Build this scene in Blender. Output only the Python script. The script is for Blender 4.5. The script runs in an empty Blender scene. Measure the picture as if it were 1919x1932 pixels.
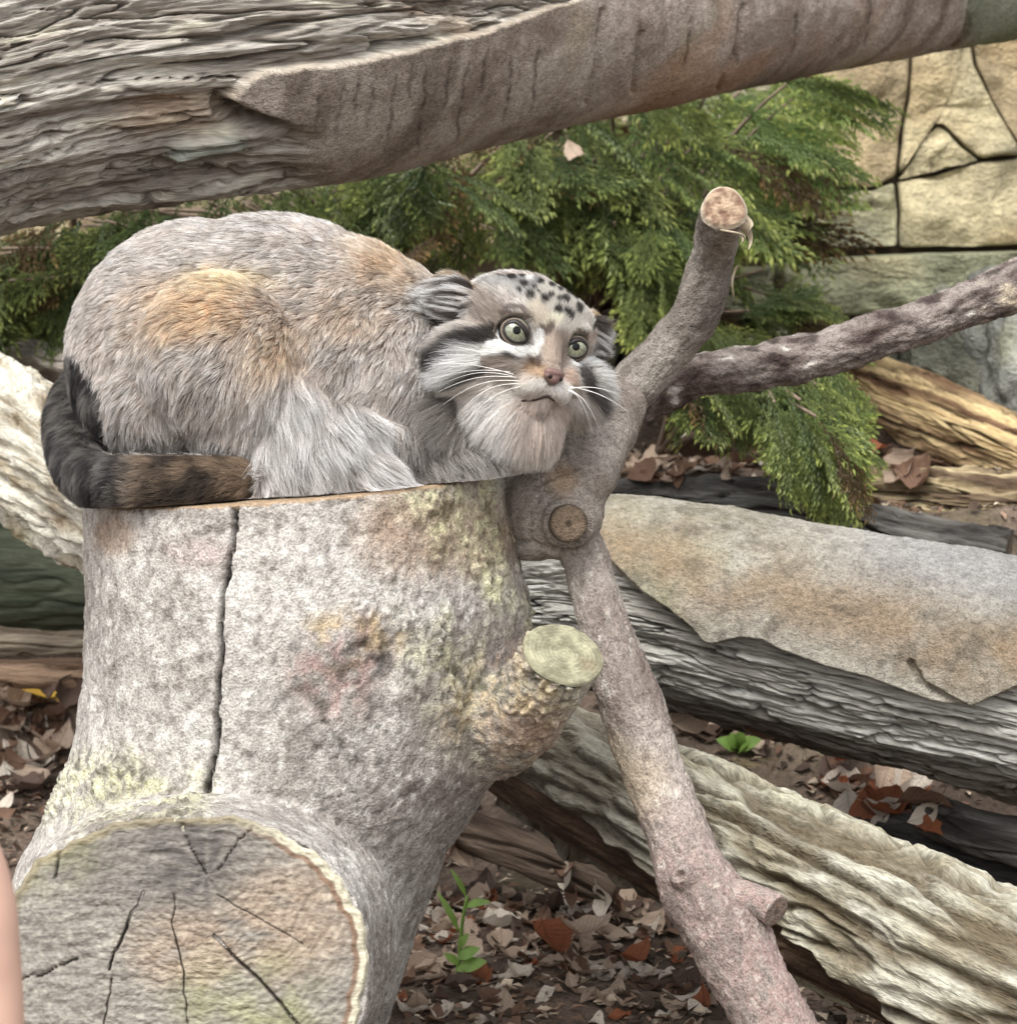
import bpy, bmesh, math, random
import numpy as np
from mathutils import Vector, Matrix, kdtree

random.seed(7)
rng = np.random.default_rng(11)
scene = bpy.context.scene
col_main = scene.collection

# ------------------------------------------------------------------ camera
FPX = 6250.0                     # focal length in units of a 1919-wide picture
PITCH = math.radians(4.5)
CAM = np.array([0.0, 0.0, 0.645])
FWD = np.array([0.0, math.cos(PITCH), -math.sin(PITCH)])
UP = np.array([0.0, math.sin(PITCH), math.cos(PITCH)])
RIGHT = np.array([1.0, 0.0, 0.0])
cam_data = bpy.data.cameras.new("camera")
cam = bpy.data.objects.new("camera", cam_data)
col_main.objects.link(cam)
cam.location = CAM
cam.rotation_euler = (math.pi / 2 - PITCH, 0, 0)
cam_data.sensor_fit = 'HORIZONTAL'
cam_data.sensor_width = 36.0
cam_data.lens = 36.0 * FPX / 1919.0
cam_data.clip_start = 0.05
cam_data.clip_end = 200.0
cam_data.dof.use_dof = True
cam_data.dof.focus_distance = 2.42
cam_data.dof.aperture_fstop = 22.0
scene.camera = cam

# ------------------------------------------------------------------ light
SUN_EL, SUN_AZ = math.radians(54), math.radians(200)
world = bpy.data.worlds.new("World")
scene.world = world
world.use_nodes = True
wn = world.node_tree
wn.nodes.clear()
sky = wn.nodes.new('ShaderNodeTexSky')
sky.sky_type = 'NISHITA'
sky.sun_disc = False
sky.sun_elevation = SUN_EL
sky.sun_rotation = SUN_AZ
sky.air_density = 1.0
sky.dust_density = 3.0
hs = wn.nodes.new('ShaderNodeHueSaturation')
hs.inputs['Saturation'].default_value = 0.16
bg = wn.nodes.new('ShaderNodeBackground')
bg.inputs['Strength'].default_value = 0.15
wo = wn.nodes.new('ShaderNodeOutputWorld')
wn.links.new(sky.outputs[0], hs.inputs['Color'])
wn.links.new(hs.outputs[0], bg.inputs['Color'])
wn.links.new(bg.outputs[0], wo.inputs['Surface'])
sun_d = bpy.data.lights.new("sun", 'SUN')
sun_d.energy = 1.0
sun_d.angle = math.radians(30)
sun_d.color = (1.0, 0.985, 0.955)
sun = bpy.data.objects.new("sun", sun_d)
col_main.objects.link(sun)
sd = Vector((math.sin(SUN_AZ) * math.cos(SUN_EL), math.cos(SUN_AZ) * math.cos(SUN_EL), math.sin(SUN_EL)))
sun.rotation_euler = sd.to_track_quat('Z', 'Y').to_euler()
sun.location = (0, 0, 6)

vs = scene.view_settings
vs.view_transform = 'Standard'
vs.look = 'None'
vs.gamma = 1.0
vs.use_curve_mapping = False
vs.exposure = 1.25

# ------------------------------------------------------------------ helpers
def at(px, py, d):
    """point at depth d (metres along the view axis) seen at picture position px, py"""
    return CAM + d * (FWD + (px - 959.5) / FPX * RIGHT - (py - 966.0) / FPX * UP)

def proj(P):
    q = np.asarray(P) - CAM
    d = q @ FWD
    return 959.5 + FPX * (q @ RIGHT) / d, 966.0 - FPX * (q @ UP) / d, d

def lin(r, g, b):
    c = np.array([r, g, b], float) / 255.0
    return np.where(c <= 0.04045, c / 12.92, ((c + 0.055) / 1.055) ** 2.4)

def sstep(a, b, x):
    t = np.clip((x - a) / (b - a), 0, 1)
    return t * t * (3 - 2 * t)

def mix(a, b, t):
    a = np.asarray(a, float); b = np.asarray(b, float); t = np.asarray(t, float)
    if a.ndim < 2: a = a[None, :]
    if b.ndim < 2: b = b[None, :]
    return a + (b - a) * t[:, None]

def gn(x, y, z, seed=0):
    """gradient noise, about -1..1"""
    x = np.asarray(x, float); y = np.asarray(y, float) + 0 * x; z = np.asarray(z, float) + 0 * x
    ix = np.floor(x); iy = np.floor(y); iz = np.floor(z)
    fx = x - ix; fy = y - iy; fz = z - iz
    ix = ix.astype(np.int64); iy = iy.astype(np.int64); iz = iz.astype(np.int64)
    ux = fx * fx * fx * (fx * (fx * 6 - 15) + 10)
    uy = fy * fy * fy * (fy * (fy * 6 - 15) + 10)
    uz = fz * fz * fz * (fz * (fz * 6 - 15) + 10)
    M = 0xffffffff
    def g(a, b, c):
        h = ((ix + a) * 374761393 + (iy + b) * 668265263 + (iz + c) * 1440670441 + seed * 974634777) & M
        h = ((h ^ (h >> 13)) * 1274126177) & M
        h = ((h ^ (h >> 15)) * 2246822519) & M
        h = h ^ (h >> 16)
        return (((h & 1023) / 511.5 - 1) * (fx - a) + (((h >> 10) & 1023) / 511.5 - 1) * (fy - b)
                + (((h >> 20) & 1023) / 511.5 - 1) * (fz - c))
    def l(p, q, t): return p + (q - p) * t
    v = l(l(l(g(0,0,0), g(1,0,0), ux), l(g(0,1,0), g(1,1,0), ux), uy),
          l(l(g(0,0,1), g(1,0,1), ux), l(g(0,1,1), g(1,1,1), ux), uy), uz)
    return v * 1.35

def fbm(x, y, z, octs=4, seed=0, gain=0.5, lac=2.03):
    a, s = 1.0, 0.0
    x = np.asarray(x, float); y = np.asarray(y, float); z = np.asarray(z, float)
    tot = 0
    for o in range(octs):
        s = s + a * gn(x, y, z, seed + o * 17)
        tot += a; a *= gain; x = x * lac; y = y * lac; z = z * lac
    return s / tot * 1.3

def pdist(px, py, poly):
    """distance from points to an open polyline"""
    best = np.full(np.shape(px), 1e9)
    for (x0, y0), (x1, y1) in zip(poly[:-1], poly[1:]):
        dx, dy = x1 - x0, y1 - y0
        t = np.clip(((px - x0) * dx + (py - y0) * dy) / (dx * dx + dy * dy + 1e-9), 0, 1)
        best = np.minimum(best, np.hypot(px - x0 - t * dx, py - y0 - t * dy))
    return best

def cat_rom(pts, n):
    """Catmull-Rom through rows of pts, n samples evenly spaced by length"""
    P = np.array(pts, float)
    Q = np.vstack([2 * P[0] - P[1], P, 2 * P[-1] - P[-2]])
    out = []
    for i in range(len(P) - 1):
        p0, p1, p2, p3 = Q[i], Q[i + 1], Q[i + 2], Q[i + 3]
        for t in np.linspace(0, 1, 40, endpoint=False):
            out.append(0.5 * (2 * p1 + (p2 - p0) * t + (2 * p0 - 5 * p1 + 4 * p2 - p3) * t * t
                              + (3 * p1 - p0 - 3 * p2 + p3) * t ** 3))
    out.append(P[-1])
    out = np.array(out)
    seg = np.r_[0, np.cumsum(np.linalg.norm(np.diff(out[:, :3], axis=0), axis=1))]
    s = np.linspace(0, seg[-1], n)
    return np.stack([np.interp(s, seg, out[:, k]) for k in range(P.shape[1])], 1), s

def mesh_from(name, V, F, col=None, sc=None, smooth=True):
    me = bpy.data.meshes.new(name)
    V = np.asarray(V, float)
    me.from_pydata(V.tolist(), [], F.tolist() if hasattr(F, 'tolist') else F)
    if col is not None:
        c = np.ones((len(V), 4), np.float32); c[:, :3] = np.clip(col * np.array([.965, 1.0, .985]), 0.002, 0.95)
        a = me.color_attributes.new('Col', 'FLOAT_COLOR', 'POINT'); a.data.foreach_set('color', c.ravel())
    if sc is not None:
        a = me.attributes.new('sc', 'FLOAT_VECTOR', 'POINT')
        a.data.foreach_set('vector', np.asarray(sc, np.float32).ravel())
    if smooth:
        me.polygons.foreach_set('use_smooth', np.ones(len(me.polygons), bool))
    me.update()
    return me

def link(name, me, mat=None, parent=None, kind=None):
    o = bpy.data.objects.new(name, me)
    col_main.objects.link(o)
    if mat is not None and me is not None: 
        if len(me.materials) == 0: me.materials.append(mat)
    if parent is not None: o.parent = parent
    if kind: o['kind'] = kind
    return o

def thing(name, label, cat, loc=(0, 0, 0), group=None):
    """an Empty that parents the parts; parts keep world coordinates through the inverse matrix"""
    o = bpy.data.objects.new(name, None)
    o.empty_display_size = 0.05
    col_main.objects.link(o)
    o.location = loc
    o['label'] = label; o['category'] = cat
    if group: o['group'] = group
    return o

def part(name, me, mat, root, kind=None):
    o = link(name, me, mat, None, kind)
    o.parent = root
    q = root; off = Vector((0, 0, 0))
    while q is not None:
        off += q.location; q = q.parent
    o.location = -off
    return o

def tag(o, label, cat, group=None):
    o['label'] = label; o['category'] = cat
    if group: o['group'] = group
    return o

# ------------------------------------------------------------------ materials
def surf(name, rough=0.85, bump=0.4, scale=(60, 200, 200), amount=0.35, dist=0.002, spec=0.25, coords='sc', fine=3.0):
    """colour from the mesh's own colour layer, broken up by noise; fine relief by bump"""
    m = bpy.data.materials.new(name); m.use_nodes = True
    nt = m.node_tree; N = nt.nodes; L = nt.links
    b = N['Principled BSDF']
    b.inputs['Roughness'].default_value = rough
    b.inputs['Specular IOR Level'].default_value = spec
    ac = N.new('ShaderNodeAttribute'); ac.attribute_name = 'Col'
    if coords == 'sc':
        co = N.new('ShaderNodeAttribute'); co.attribute_name = 'sc'; cv = co.outputs['Vector']
    else:
        co = N.new('ShaderNodeTexCoord'); cv = co.outputs['Object']
    mp = N.new('ShaderNodeMapping'); mp.inputs['Scale'].default_value = scale
    L.new(cv, mp.inputs['Vector'])
    n1 = N.new('ShaderNodeTexNoise'); n1.inputs['Scale'].default_value = 1.0
    n1.inputs['Detail'].default_value = 6.0; n1.inputs['Roughness'].default_value = 0.65
    L.new(mp.outputs[0], n1.inputs['Vector'])
    n2 = N.new('ShaderNodeTexNoise'); n2.inputs['Scale'].default_value = fine
    n2.inputs['Detail'].default_value = 4.0
    L.new(mp.outputs[0], n2.inputs['Vector'])
    ad = N.new('ShaderNodeMath'); ad.operation = 'ADD'
    L.new(n1.outputs['Fac'], ad.inputs[0]); L.new(n2.outputs['Fac'], ad.inputs[1])
    mr = N.new('ShaderNodeMapRange')
    mr.inputs['From Min'].default_value = 0.65; mr.inputs['From Max'].default_value = 1.35
    mr.inputs['To Min'].default_value = 1 - amount; mr.inputs['To Max'].default_value = 1 + amount
    L.new(ad.outputs[0], mr.inputs['Value'])
    mu = N.new('ShaderNodeVectorMath'); mu.operation = 'SCALE'
    L.new(ac.outputs['Color'], mu.inputs[0]); L.new(mr.outputs[0], mu.inputs['Scale'])
    L.new(mu.outputs[0], b.inputs['Base Color'])
    bp = N.new('ShaderNodeBump'); bp.inputs['Strength'].default_value = bump
    bp.inputs['Distance'].default_value = dist
    L.new(ad.outputs[0], bp.inputs['Height']); L.new(bp.outputs[0], b.inputs['Normal'])
    return m

def plain(name, rgb, rough=0.6, spec=0.3, nscale=40.0, amount=0.25, bump=0.2, transl=0.0):
    m = bpy.data.materials.new(name); m.use_nodes = True
    nt = m.node_tree; N = nt.nodes; L = nt.links
    b = N['Principled BSDF']
    b.inputs['Roughness'].default_value = rough; b.inputs['Specular IOR Level'].default_value = spec
    tc = N.new('ShaderNodeTexCoord')
    n1 = N.new('ShaderNodeTexNoise'); n1.inputs['Scale'].default_value = nscale; n1.inputs['Detail'].default_value = 5
    L.new(tc.outputs['Object'], n1.inputs['Vector'])
    r = N.new('ShaderNodeValToRGB')
    r.color_ramp.elements[0].position = 0.3; r.color_ramp.elements[1].position = 0.7
    r.color_ramp.elements[0].color = (*[c * (1 - amount) for c in rgb], 1)
    r.color_ramp.elements[1].color = (*[min(.95, c * (1 + amount)) for c in rgb], 1)
    L.new(n1.outputs['Fac'], r.inputs[0]); L.new(r.outputs[0], b.inputs['Base Color'])
    bp = N.new('ShaderNodeBump'); bp.inputs['Strength'].default_value = bump; bp.inputs['Distance'].default_value = 0.002
    L.new(n1.outputs['Fac'], bp.inputs['Height']); L.new(bp.outputs[0], b.inputs['Normal'])
    if transl > 0:
        b.inputs['Subsurface Weight'].default_value = 0.0
        t = N.new('ShaderNodeBsdfTranslucent'); ms = N.new('ShaderNodeMixShader'); ms.inputs[0].default_value = transl
        L.new(r.outputs[0], t.inputs['Color'])
        L.new(b.outputs[0], ms.inputs[1]); L.new(t.outputs[0], ms.inputs[2])
        L.new(ms.outputs[0], N['Material Output'].inputs['Surface'])
    return m

M_grain = surf('weathered_wood', 0.97, 0.9, (26, 340, 340), 0.5, 0.002, spec=.08)
M_bark = surf('rough_bark', 0.95, 0.8, (60, 260, 260), 0.5, 0.003, spec=.08)
M_smooth = surf('smooth_bark', 0.92, 0.9, (190, 260, 260), 0.6, 0.0025, spec=.12)
M_stump = surf('stump_bark', 0.9, 0.8, (190, 190, 170), 0.55, 0.0025, coords='obj')
M_cut = surf('cut_wood', 0.9, 0.5, (90, 90, 190), 0.32, 0.0015, coords='obj')
M_rock = surf('carved_rock', 0.95, 1.0, (55, 55, 75), 0.38, 0.007, coords='obj')
M_soil = surf('soil', 0.95, 0.8, (60, 60, 60), 0.5, 0.006, coords='obj')

# ------------------------------------------------------------------ tube builder
class Ctx: pass

def tube(name, pts, nu, nv, root, mat, disp=None, col=None, ref=None, caps=(True, True), dense=0.0, cap_in=0.0, mat2=None):
    """a log: rows of (px, py, depth, radius in px); disp and col work on the grid of its surface"""
    W = []
    for px, py, d, r in pts:
        W.append([*at(px, py, d), r * d / FPX])
    C, s = cat_rom(W, nu)
    R = C[:, 3]; C = C[:, :3]
    T = np.gradient(C, axis=0); T /= np.linalg.norm(T, axis=1)[:, None]
    if ref is None:
        ref = np.array([0, 0, 1.0]) if abs(T[nu // 2][2]) < 0.75 else np.array([0, -1.0, 0])
    Nn = ref[None, :] - T * (T @ ref)[:, None]; Nn /= np.linalg.norm(Nn, axis=1)[:, None]
    B = np.cross(T, Nn)
    th = np.linspace(0, 2 * math.pi, nv, endpoint=False)
    if dense:
        q = int(nu * .55); phi = math.atan2(B[q] @ -FWD, Nn[q] @ -FWD)
        th = th - dense * np.sin(th - phi)
    ct, st = np.cos(th), np.sin(th)
    dirs = Nn[:, None, :] * ct[None, :, None] + B[:, None, :] * st[None, :, None]
    k = Ctx()
    k.s = np.repeat(s[:, None], nv, 1).ravel(); k.th = np.repeat(th[None, :], nu, 0).ravel()
    k.R = np.repeat(R[:, None], nv, 1).ravel(); k.L = s[-1]
    k.x = k.s; k.y = k.R * np.cos(k.th); k.z = k.R * np.sin(k.th)
    base = (C[:, None, :] + dirs * R[:, None, None]).reshape(-1, 3)
    dv = dirs.reshape(-1, 3)
    k.P = base; k.px, k.py, k.d = proj(base); k.n = dv
    k.front = (dv @ -FWD)
    off = disp(k) if disp is not None else np.zeros(len(base))
    k.off = off
    V = base + dv * off[:, None]
    cc = col(k) if col is not None else np.full((len(V), 3), 0.3)
    sc = np.stack([k.x, k.y, k.z], 1)
    i = np.arange(nu - 1)[:, None]; j = np.arange(nv)[None, :]
    a = (i * nv + j).ravel(); b = (i * nv + (j + 1) % nv).ravel()
    F = np.stack([a, b, b + nv, a + nv], 1).tolist()
    Vx, Cx, Sx = [V], [cc], [sc]
    n0 = len(V)
    for e, on in ((0, caps[0]), (nu - 1, caps[1])):
        if not on: continue
        ring = np.arange(e * nv, e * nv + nv)
        cen = V[ring].mean(0)
        sgn = -1 if e == 0 else 1
        prev = ring
        for f in (0.8, 0.5, 0.2):
            q = cen + (V[ring] - cen) * f + T[e] * sgn * (-cap_in * (1 - f))
            q = q + T[e][None, :] * (fbm(q[:, 0] * 90, q[:, 1] * 90, q[:, 2] * 90, 2, 5) * 0.0015)[:, None]
            idx = np.arange(n0, n0 + nv); n0 += nv
            Vx.append(q); Cx.append(cc[ring] * 0.5 + np.array([0.12, 0.085, 0.06])[None]); Sx.append(sc[ring] * np.array([1, f, f]))
            for m in range(nv):
                qd = [prev[m], prev[(m + 1) % nv], idx[(m + 1) % nv], idx[m]]
                F.append([int(v) for v in (qd[::-1] if e == 0 else qd)])
            prev = idx
        Vx.append(cen[None, :]); Cx.append(cc[ring].mean(0)[None] * 0.7); Sx.append(np.zeros((1, 3)))
        for m in range(nv):
            tr = [int(prev[m]), int(prev[(m + 1) % nv]), n0]
            F.append(tr[::-1] if e == 0 else tr)
        n0 += 1
    me = mesh_from(name, np.vstack(Vx), F, np.vstack(Cx), np.vstack(Sx))
    if mat2 is not None:
        me.materials.append(mat); me.materials.append(mat2)
        mi = np.zeros(len(me.polygons), np.int32); mi[:len(a)] = (k.m[a] > .5)
        me.polygons.foreach_set('material_index', mi)
    return part(name, me, mat, root)

def remesh(name, bm, voxel, smooth_it=6):
    """joins overlapping closed shapes into one continuous skin"""
    me = bpy.data.meshes.new(name + '_raw'); bm.to_mesh(me); bm.free()
    o = bpy.data.objects.new('tmp', me); col_main.objects.link(o)
    r = o.modifiers.new('r', 'REMESH'); r.mode = 'VOXEL'; r.voxel_size = voxel
    if smooth_it:
        sm = o.modifiers.new('s', 'SMOOTH'); sm.factor = 0.5; sm.iterations = smooth_it
    dg = bpy.context.evaluated_depsgraph_get()
    ev = o.evaluated_get(dg)
    out = bpy.data.meshes.new_from_object(ev)
    bpy.data.objects.remove(o); bpy.data.meshes.remove(me)
    V = np.empty(len(out.vertices) * 3, np.float32); out.vertices.foreach_get('co', V)
    Nn = np.empty(len(out.vertices) * 3, np.float32); out.vertices.foreach_get('normal', Nn)
    F = [list(p.vertices) for p in out.polygons]
    bpy.data.meshes.remove(out)
    return V.reshape(-1, 3).astype(float), Nn.reshape(-1, 3).astype(float), F

def add_ellipsoid(bm, c, axes, seg=28):
    """axes: three vectors"""
    r = bmesh.ops.create_uvsphere(bm, u_segments=seg, v_segments=seg // 2, radius=1.0)
    A = np.array(axes, float)
    for v in r['verts']:
        q = np.array(v.co)
        v.co = Vector(np.asarray(c) + q[0] * A[0] + q[1] * A[1] + q[2] * A[2])

def add_loft(bm, rings):
    """rings: list of (n,3) arrays, closed at both ends"""
    vs_ = [[bm.verts.new(Vector(p)) for p in r] for r in rings]
    n = len(vs_[0])
    for a, b in zip(vs_[:-1], vs_[1:]):
        for i in range(n):
            bm.faces.new((a[i], a[(i + 1) % n], b[(i + 1) % n], b[i]))
    bm.faces.new(vs_[0][::-1]); bm.faces.new(vs_[-1])

def add_capsule(bm, pts, n=20):
    """tapered tube through rows of (x,y,z,r) with rounded ends"""
    C, s = cat_rom(pts, max(6, len(pts) * 6))
    T = np.gradient(C[:, :3], axis=0); T /= np.linalg.norm(T, axis=1)[:, None]
    ref = np.array([0.31, 0.22, 0.93])
    th = np.linspace(0, 2 * math.pi, n, endpoint=False)
    rings = []
    def ring(c, t, r):
        a = ref - t * (t @ ref); a /= np.linalg.norm(a); b = np.cross(t, a)
        return c[None] + r * (np.cos(th)[:, None] * a[None] + np.sin(th)[:, None] * b[None])
    for f in (0.95, 0.8, 0.5): 
        rings.append(ring(C[0, :3] - T[0] * C[0, 3] * f, T[0], C[0, 3] * math.sqrt(1 - f * f)))
    for i in range(len(C)): rings.append(ring(C[i, :3], T[i], C[i, 3]))
    for f in (0.5, 0.8, 0.95):
        rings.append(ring(C[-1, :3] + T[-1] * C[-1, 3] * f, T[-1], C[-1, 3] * math.sqrt(1 - f * f)))
    add_loft(bm, rings)
# ------------------------------------------------------------------ ground
def terrain(x, y):
    x = np.asarray(x, float); y = np.asarray(y, float)
    left = np.interp(y, [0, 2.9, 3.5, 3.7, 3.85, 4.0, 4.5, 5.2], [0, 0, .05, .10, .30, .50, .56, .60])
    right = np.interp(y, [0, 2.85, 3.12, 3.3, 3.45, 4.1, 4.35, 5.2], [0, 0, .08, .20, .375, .40, .50, .60])
    t = sstep(-0.25, 0.1, x)
    z = left * (1 - t) + right * t
    n = fbm(x * 3, y * 3, 0 * x, 3, 3) * 0.02 + fbm(x * 14, y * 14, 0 * x, 3, 4) * 0.008
    return z + n * sstep(12, 6, np.hypot(x, y))

xs = np.r_[-30, -18, -10, -6, -4, -3, -2.2, -1.6, np.arange(-1.2, 1.201, 0.012), 1.6, 2.2, 3, 4, 6, 10, 18, 30]
ys = np.r_[-30, -18, -10, -6, -3, -1, 0, 1, 1.6, np.arange(2.0, 4.8, 0.012), 5, 5.5, 6, 8, 12, 18, 30]
X, Y = np.meshgrid(xs, ys)
Xf, Yf = X.ravel(), Y.ravel()
Z = terrain(Xf, Yf) + fbm(Xf * 45, Yf * 45, 0 * Xf, 3, 9) * 0.005
nx = len(xs)
i = np.arange(len(ys) - 1)[:, None]; j = np.arange(nx - 1)[None, :]
a = (i * nx + j).ravel()
F = np.stack([a, a + 1, a + nx + 1, a + nx], 1)
n = fbm(Xf * 9, Yf * 9, 0 * Xf, 4, 21)
gcol = mix(lin(70, 58, 50), lin(122, 104, 92), sstep(-0.5, 0.5, n))
gcol = mix(gcol, lin(96, 90, 66), sstep(0.1, 0.6, fbm(Xf * 6, Yf * 6, 0 * Xf + 3, 3, 31)) * 0.5)
ground = link('ground', mesh_from('ground', np.stack([Xf, Yf, Z], 1), F, gcol), M_soil, kind='structure')

# ------------------------------------------------------------------ rock wall
def stone(name, poly, d, thick, root, base, seed, rise=0.025, mat=None):
    """one stone of the wall: outline (star-shaped about its centre), domed face with broken relief"""
    P = np.array(poly, float)
    Q = np.vstack([P, P[:1]])
    seg = np.r_[0, np.cumsum(np.hypot(*np.diff(Q, axis=0).T))]
    m = 64
    tt = np.linspace(0, seg[-1], m, endpoint=False)
    O = np.stack([np.interp(tt, seg, Q[:, 0]), np.interp(tt, seg, Q[:, 1])], 1)
    c = O.mean(0)
    ph = np.linspace(0, 6.283, m, endpoint=False)
    wob = fbm(O[:, 0] * .02, O[:, 1] * .02, 0 * ph + seed, 3, seed)
    O = O + (O - c) / np.linalg.norm(O - c, axis=1)[:, None] * (wob * 3.5 - 1.2)[:, None]
    rows = []
    fr = [1.0, 1.0, 0.99, 0.96, 0.88, 0.78, 0.66, 0.54, 0.42, 0.3, 0.18, 0.08]
    V = []; 
    for k, f in enumerate(fr):
        q = c + (O - c) * f
        prof = 0 if k == 0 else (1 - (1 - min(1, (1 - f) / 0.05)) ** 2.0)
        w = np.array([at(x, y, d) for x, y in q])
        h = thick * (0.0 if k == 0 else 0.85 + 0.15 * prof)
        if k > 0:
            rel = fbm(w[:, 0] * 9, w[:, 2] * 9, w[:, 1] + seed, 5, seed, .6) * rise
            ter = np.floor(fbm(w[:, 0] * 6, w[:, 2] * 11, 0 * ph, 2, seed + 3) * 3) / 3 * rise * 0.6
            h = h + (rel + ter) * prof
        w = w - np.outer(np.ones(m) * h, np.array([0, 1.0, 0]))
        V.append(w)
    V = np.vstack(V)
    F = []
    for k in range(len(fr) - 1):
        for a_ in range(m):
            b_ = (a_ + 1) % m
            F.append([k * m + a_, k * m + b_, (k + 1) * m + b_, (k + 1) * m + a_])
    F.append([(len(fr) - 1) * m + a_ for a_ in range(m)])
    x, y, z = V.T
    n1 = fbm(x * 5, y * 5 + seed, z * 5, 3, seed)
    n2 = fbm(x * 16, y * 16, z * 16 + seed, 3, seed + 5)
    cc = mix(base * 0.8, np.minimum(base * 1.25, .9), sstep(-.4, .4, n2))
    cc = mix(cc, lin(190, 162, 122), sstep(0.05, 0.5, n1) * 0.45)
    cc = mix(cc, lin(120, 122, 108), sstep(0.1, 0.55, -n1) * 0.5)
    return part(name, mesh_from(name, V, F, cc), mat or M_rock, root)

def rock(name, c, r, root_label, cat, seed, base, group=None):
    bm = bmesh.new()
    bmesh.ops.create_icosphere(bm, subdivisions=5, radius=1.0)
    V = np.array([v.co[:] for v in bm.verts]); F = [[v.index for v in f.verts] for f in bm.faces]
    bm.free()
    n = fbm(V[:, 0] * 1.1, V[:, 1] * 1.1, V[:, 2] * 1.1 + seed, 3, seed) * 0.5 + np.abs(fbm(V[:, 0] * 2.3, V[:, 1] * 2.3, V[:, 2] * 2.3, 4, seed + 2)) * 0.22
    W = V * (1 + n)[:, None] * np.array(r)[None] + np.array(c)[None]
    k = fbm(W[:, 0] * 18, W[:, 1] * 18, W[:, 2] * 18, 4, seed)
    k2 = fbm(W[:, 0] * 7, W[:, 1] * 7, W[:, 2] * 7, 3, seed + 8)
    cc = mix(base * .7, base * 1.25, sstep(-.4, .4, k))
    cc = mix(cc, lin(170, 165, 120), sstep(.15, .5, k2) * .5)
    o = link(name, mesh_from(name, W, F, cc), M_rock)
    return tag(o, root_label, cat, group)

wall_root = thing('rock_wall', 'tan carved rock wall of large irregular stones behind the shrub', 'rock wall', tuple(at(1700, 480, 4.7)))
M_gap = plain('wall_joint', tuple(lin(112, 98, 80)), 0.95, nscale=20)
bm = bmesh.new()
p0 = at(1700, 480, 4.66)
bmesh.ops.create_cube(bm, size=1.0, matrix=Matrix.Translation((0, p0[1] + .27, 1.0)) @ Matrix.Diagonal((7, 0.5, 2.2, 1)))
me = bpy.data.meshes.new('backing'); bm.to_mesh(me); bm.free()
part('backing', me, M_gap, wall_root)
T1, T2, T3 = lin(160, 142, 114), lin(178, 164, 134), lin(154, 146, 120)
D0 = 4.645
stones = [
    ([(1520, 120), (1716, 60), (1708, 180), (1694, 250), (1686, 334), (1640, 354), (1530, 350)], T1, .030),
    ([(1720, 40), (1816, 40), (1832, 120), (1864, 190), (1908, 264), (1922, 292), (1880, 294), (1846, 300), (1815, 276), (1786, 246), (1766, 232), (1742, 246), (1716, 290), (1692, 330), (1700, 250), (1712, 185)], T2, .036),
    ([(1822, 30), (2012, 20), (2012, 292), (1930, 290), (1905, 250), (1872, 194), (1842, 130)], T1, .028),
    ([(1766, 238), (1786, 252), (1812, 280), (1842, 303), (1790, 316), (1740, 330), (1692, 340), (1718, 294), (1744, 252)], T2, .031),
    ([(1530, 356), (1644, 360), (1684, 344), (1690, 400), (1688, 464), (1530, 468)], T3, .031),
    ([(1690, 344), (1760, 332), (1850, 305), (1930, 298), (2012, 298), (2012, 460), (1850, 464), (1692, 466), (1696, 400)], T2, .034),
    ([(2016, 30), (2250, 10), (2260, 260), (2016, 294)], T1, .030),
    ([(2016, 300), (2260, 266), (2260, 450), (2016, 460)], T3, .030),
    ([(1300, 130), (1522, 118), (1526, 300), (1320, 290)], T3, .027),
    ([(1310, 296), (1526, 306), (1526, 470), (1330, 474)], T1, .031),
]
for k, (poly, b, th_) in enumerate(stones):
    stone('stone', poly, D0, th_, wall_root, b, 40 + k)
# courses that carry the wall on to the sides and up
kk = 0
for r_, (y0, y1) in enumerate([(-420, -200), (-190, 20)]):
    x = 900 + 90 * r_
    while x < 2300:
        w = random.uniform(190, 300)
        stone('stone', [(x + 6, y0 + random.uniform(0, 14)), (x + w * .5, y0 + random.uniform(-8, 8)), (x + w - 6, y0 + random.uniform(0, 14)),
                        (x + w - 6, y1 - random.uniform(0, 14)), (x + 6, y1 - random.uniform(0, 14))], D0, random.uniform(.026, .036), wall_root, random.choice([T1, T2, T3]), 70 + kk)
        x += w; kk += 1
for r_, (y0, y1) in enumerate([(-420, -200), (-190, 20), (30, 250), (260, 480)]):
    x = -700 + 110 * (r_ % 2)
    while x < (900 if r_ < 2 else 1290):
        w = min(random.uniform(200, 320), (900 + 90 * r_ if r_ < 2 else 1305) - x)
        if w < 60: break
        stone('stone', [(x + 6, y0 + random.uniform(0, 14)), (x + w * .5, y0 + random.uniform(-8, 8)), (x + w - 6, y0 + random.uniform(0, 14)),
                        (x + w - 6, y1 - random.uniform(0, 14)), (x + 6, y1 - random.uniform(0, 14))], D0, random.uniform(.026, .036), wall_root, random.choice([T1 * .7, T2 * .7, T3 * .7]), 120 + kk)  # stone colours darkened to stand in for the deep shade behind the shrub
        x += w; kk += 1

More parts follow.
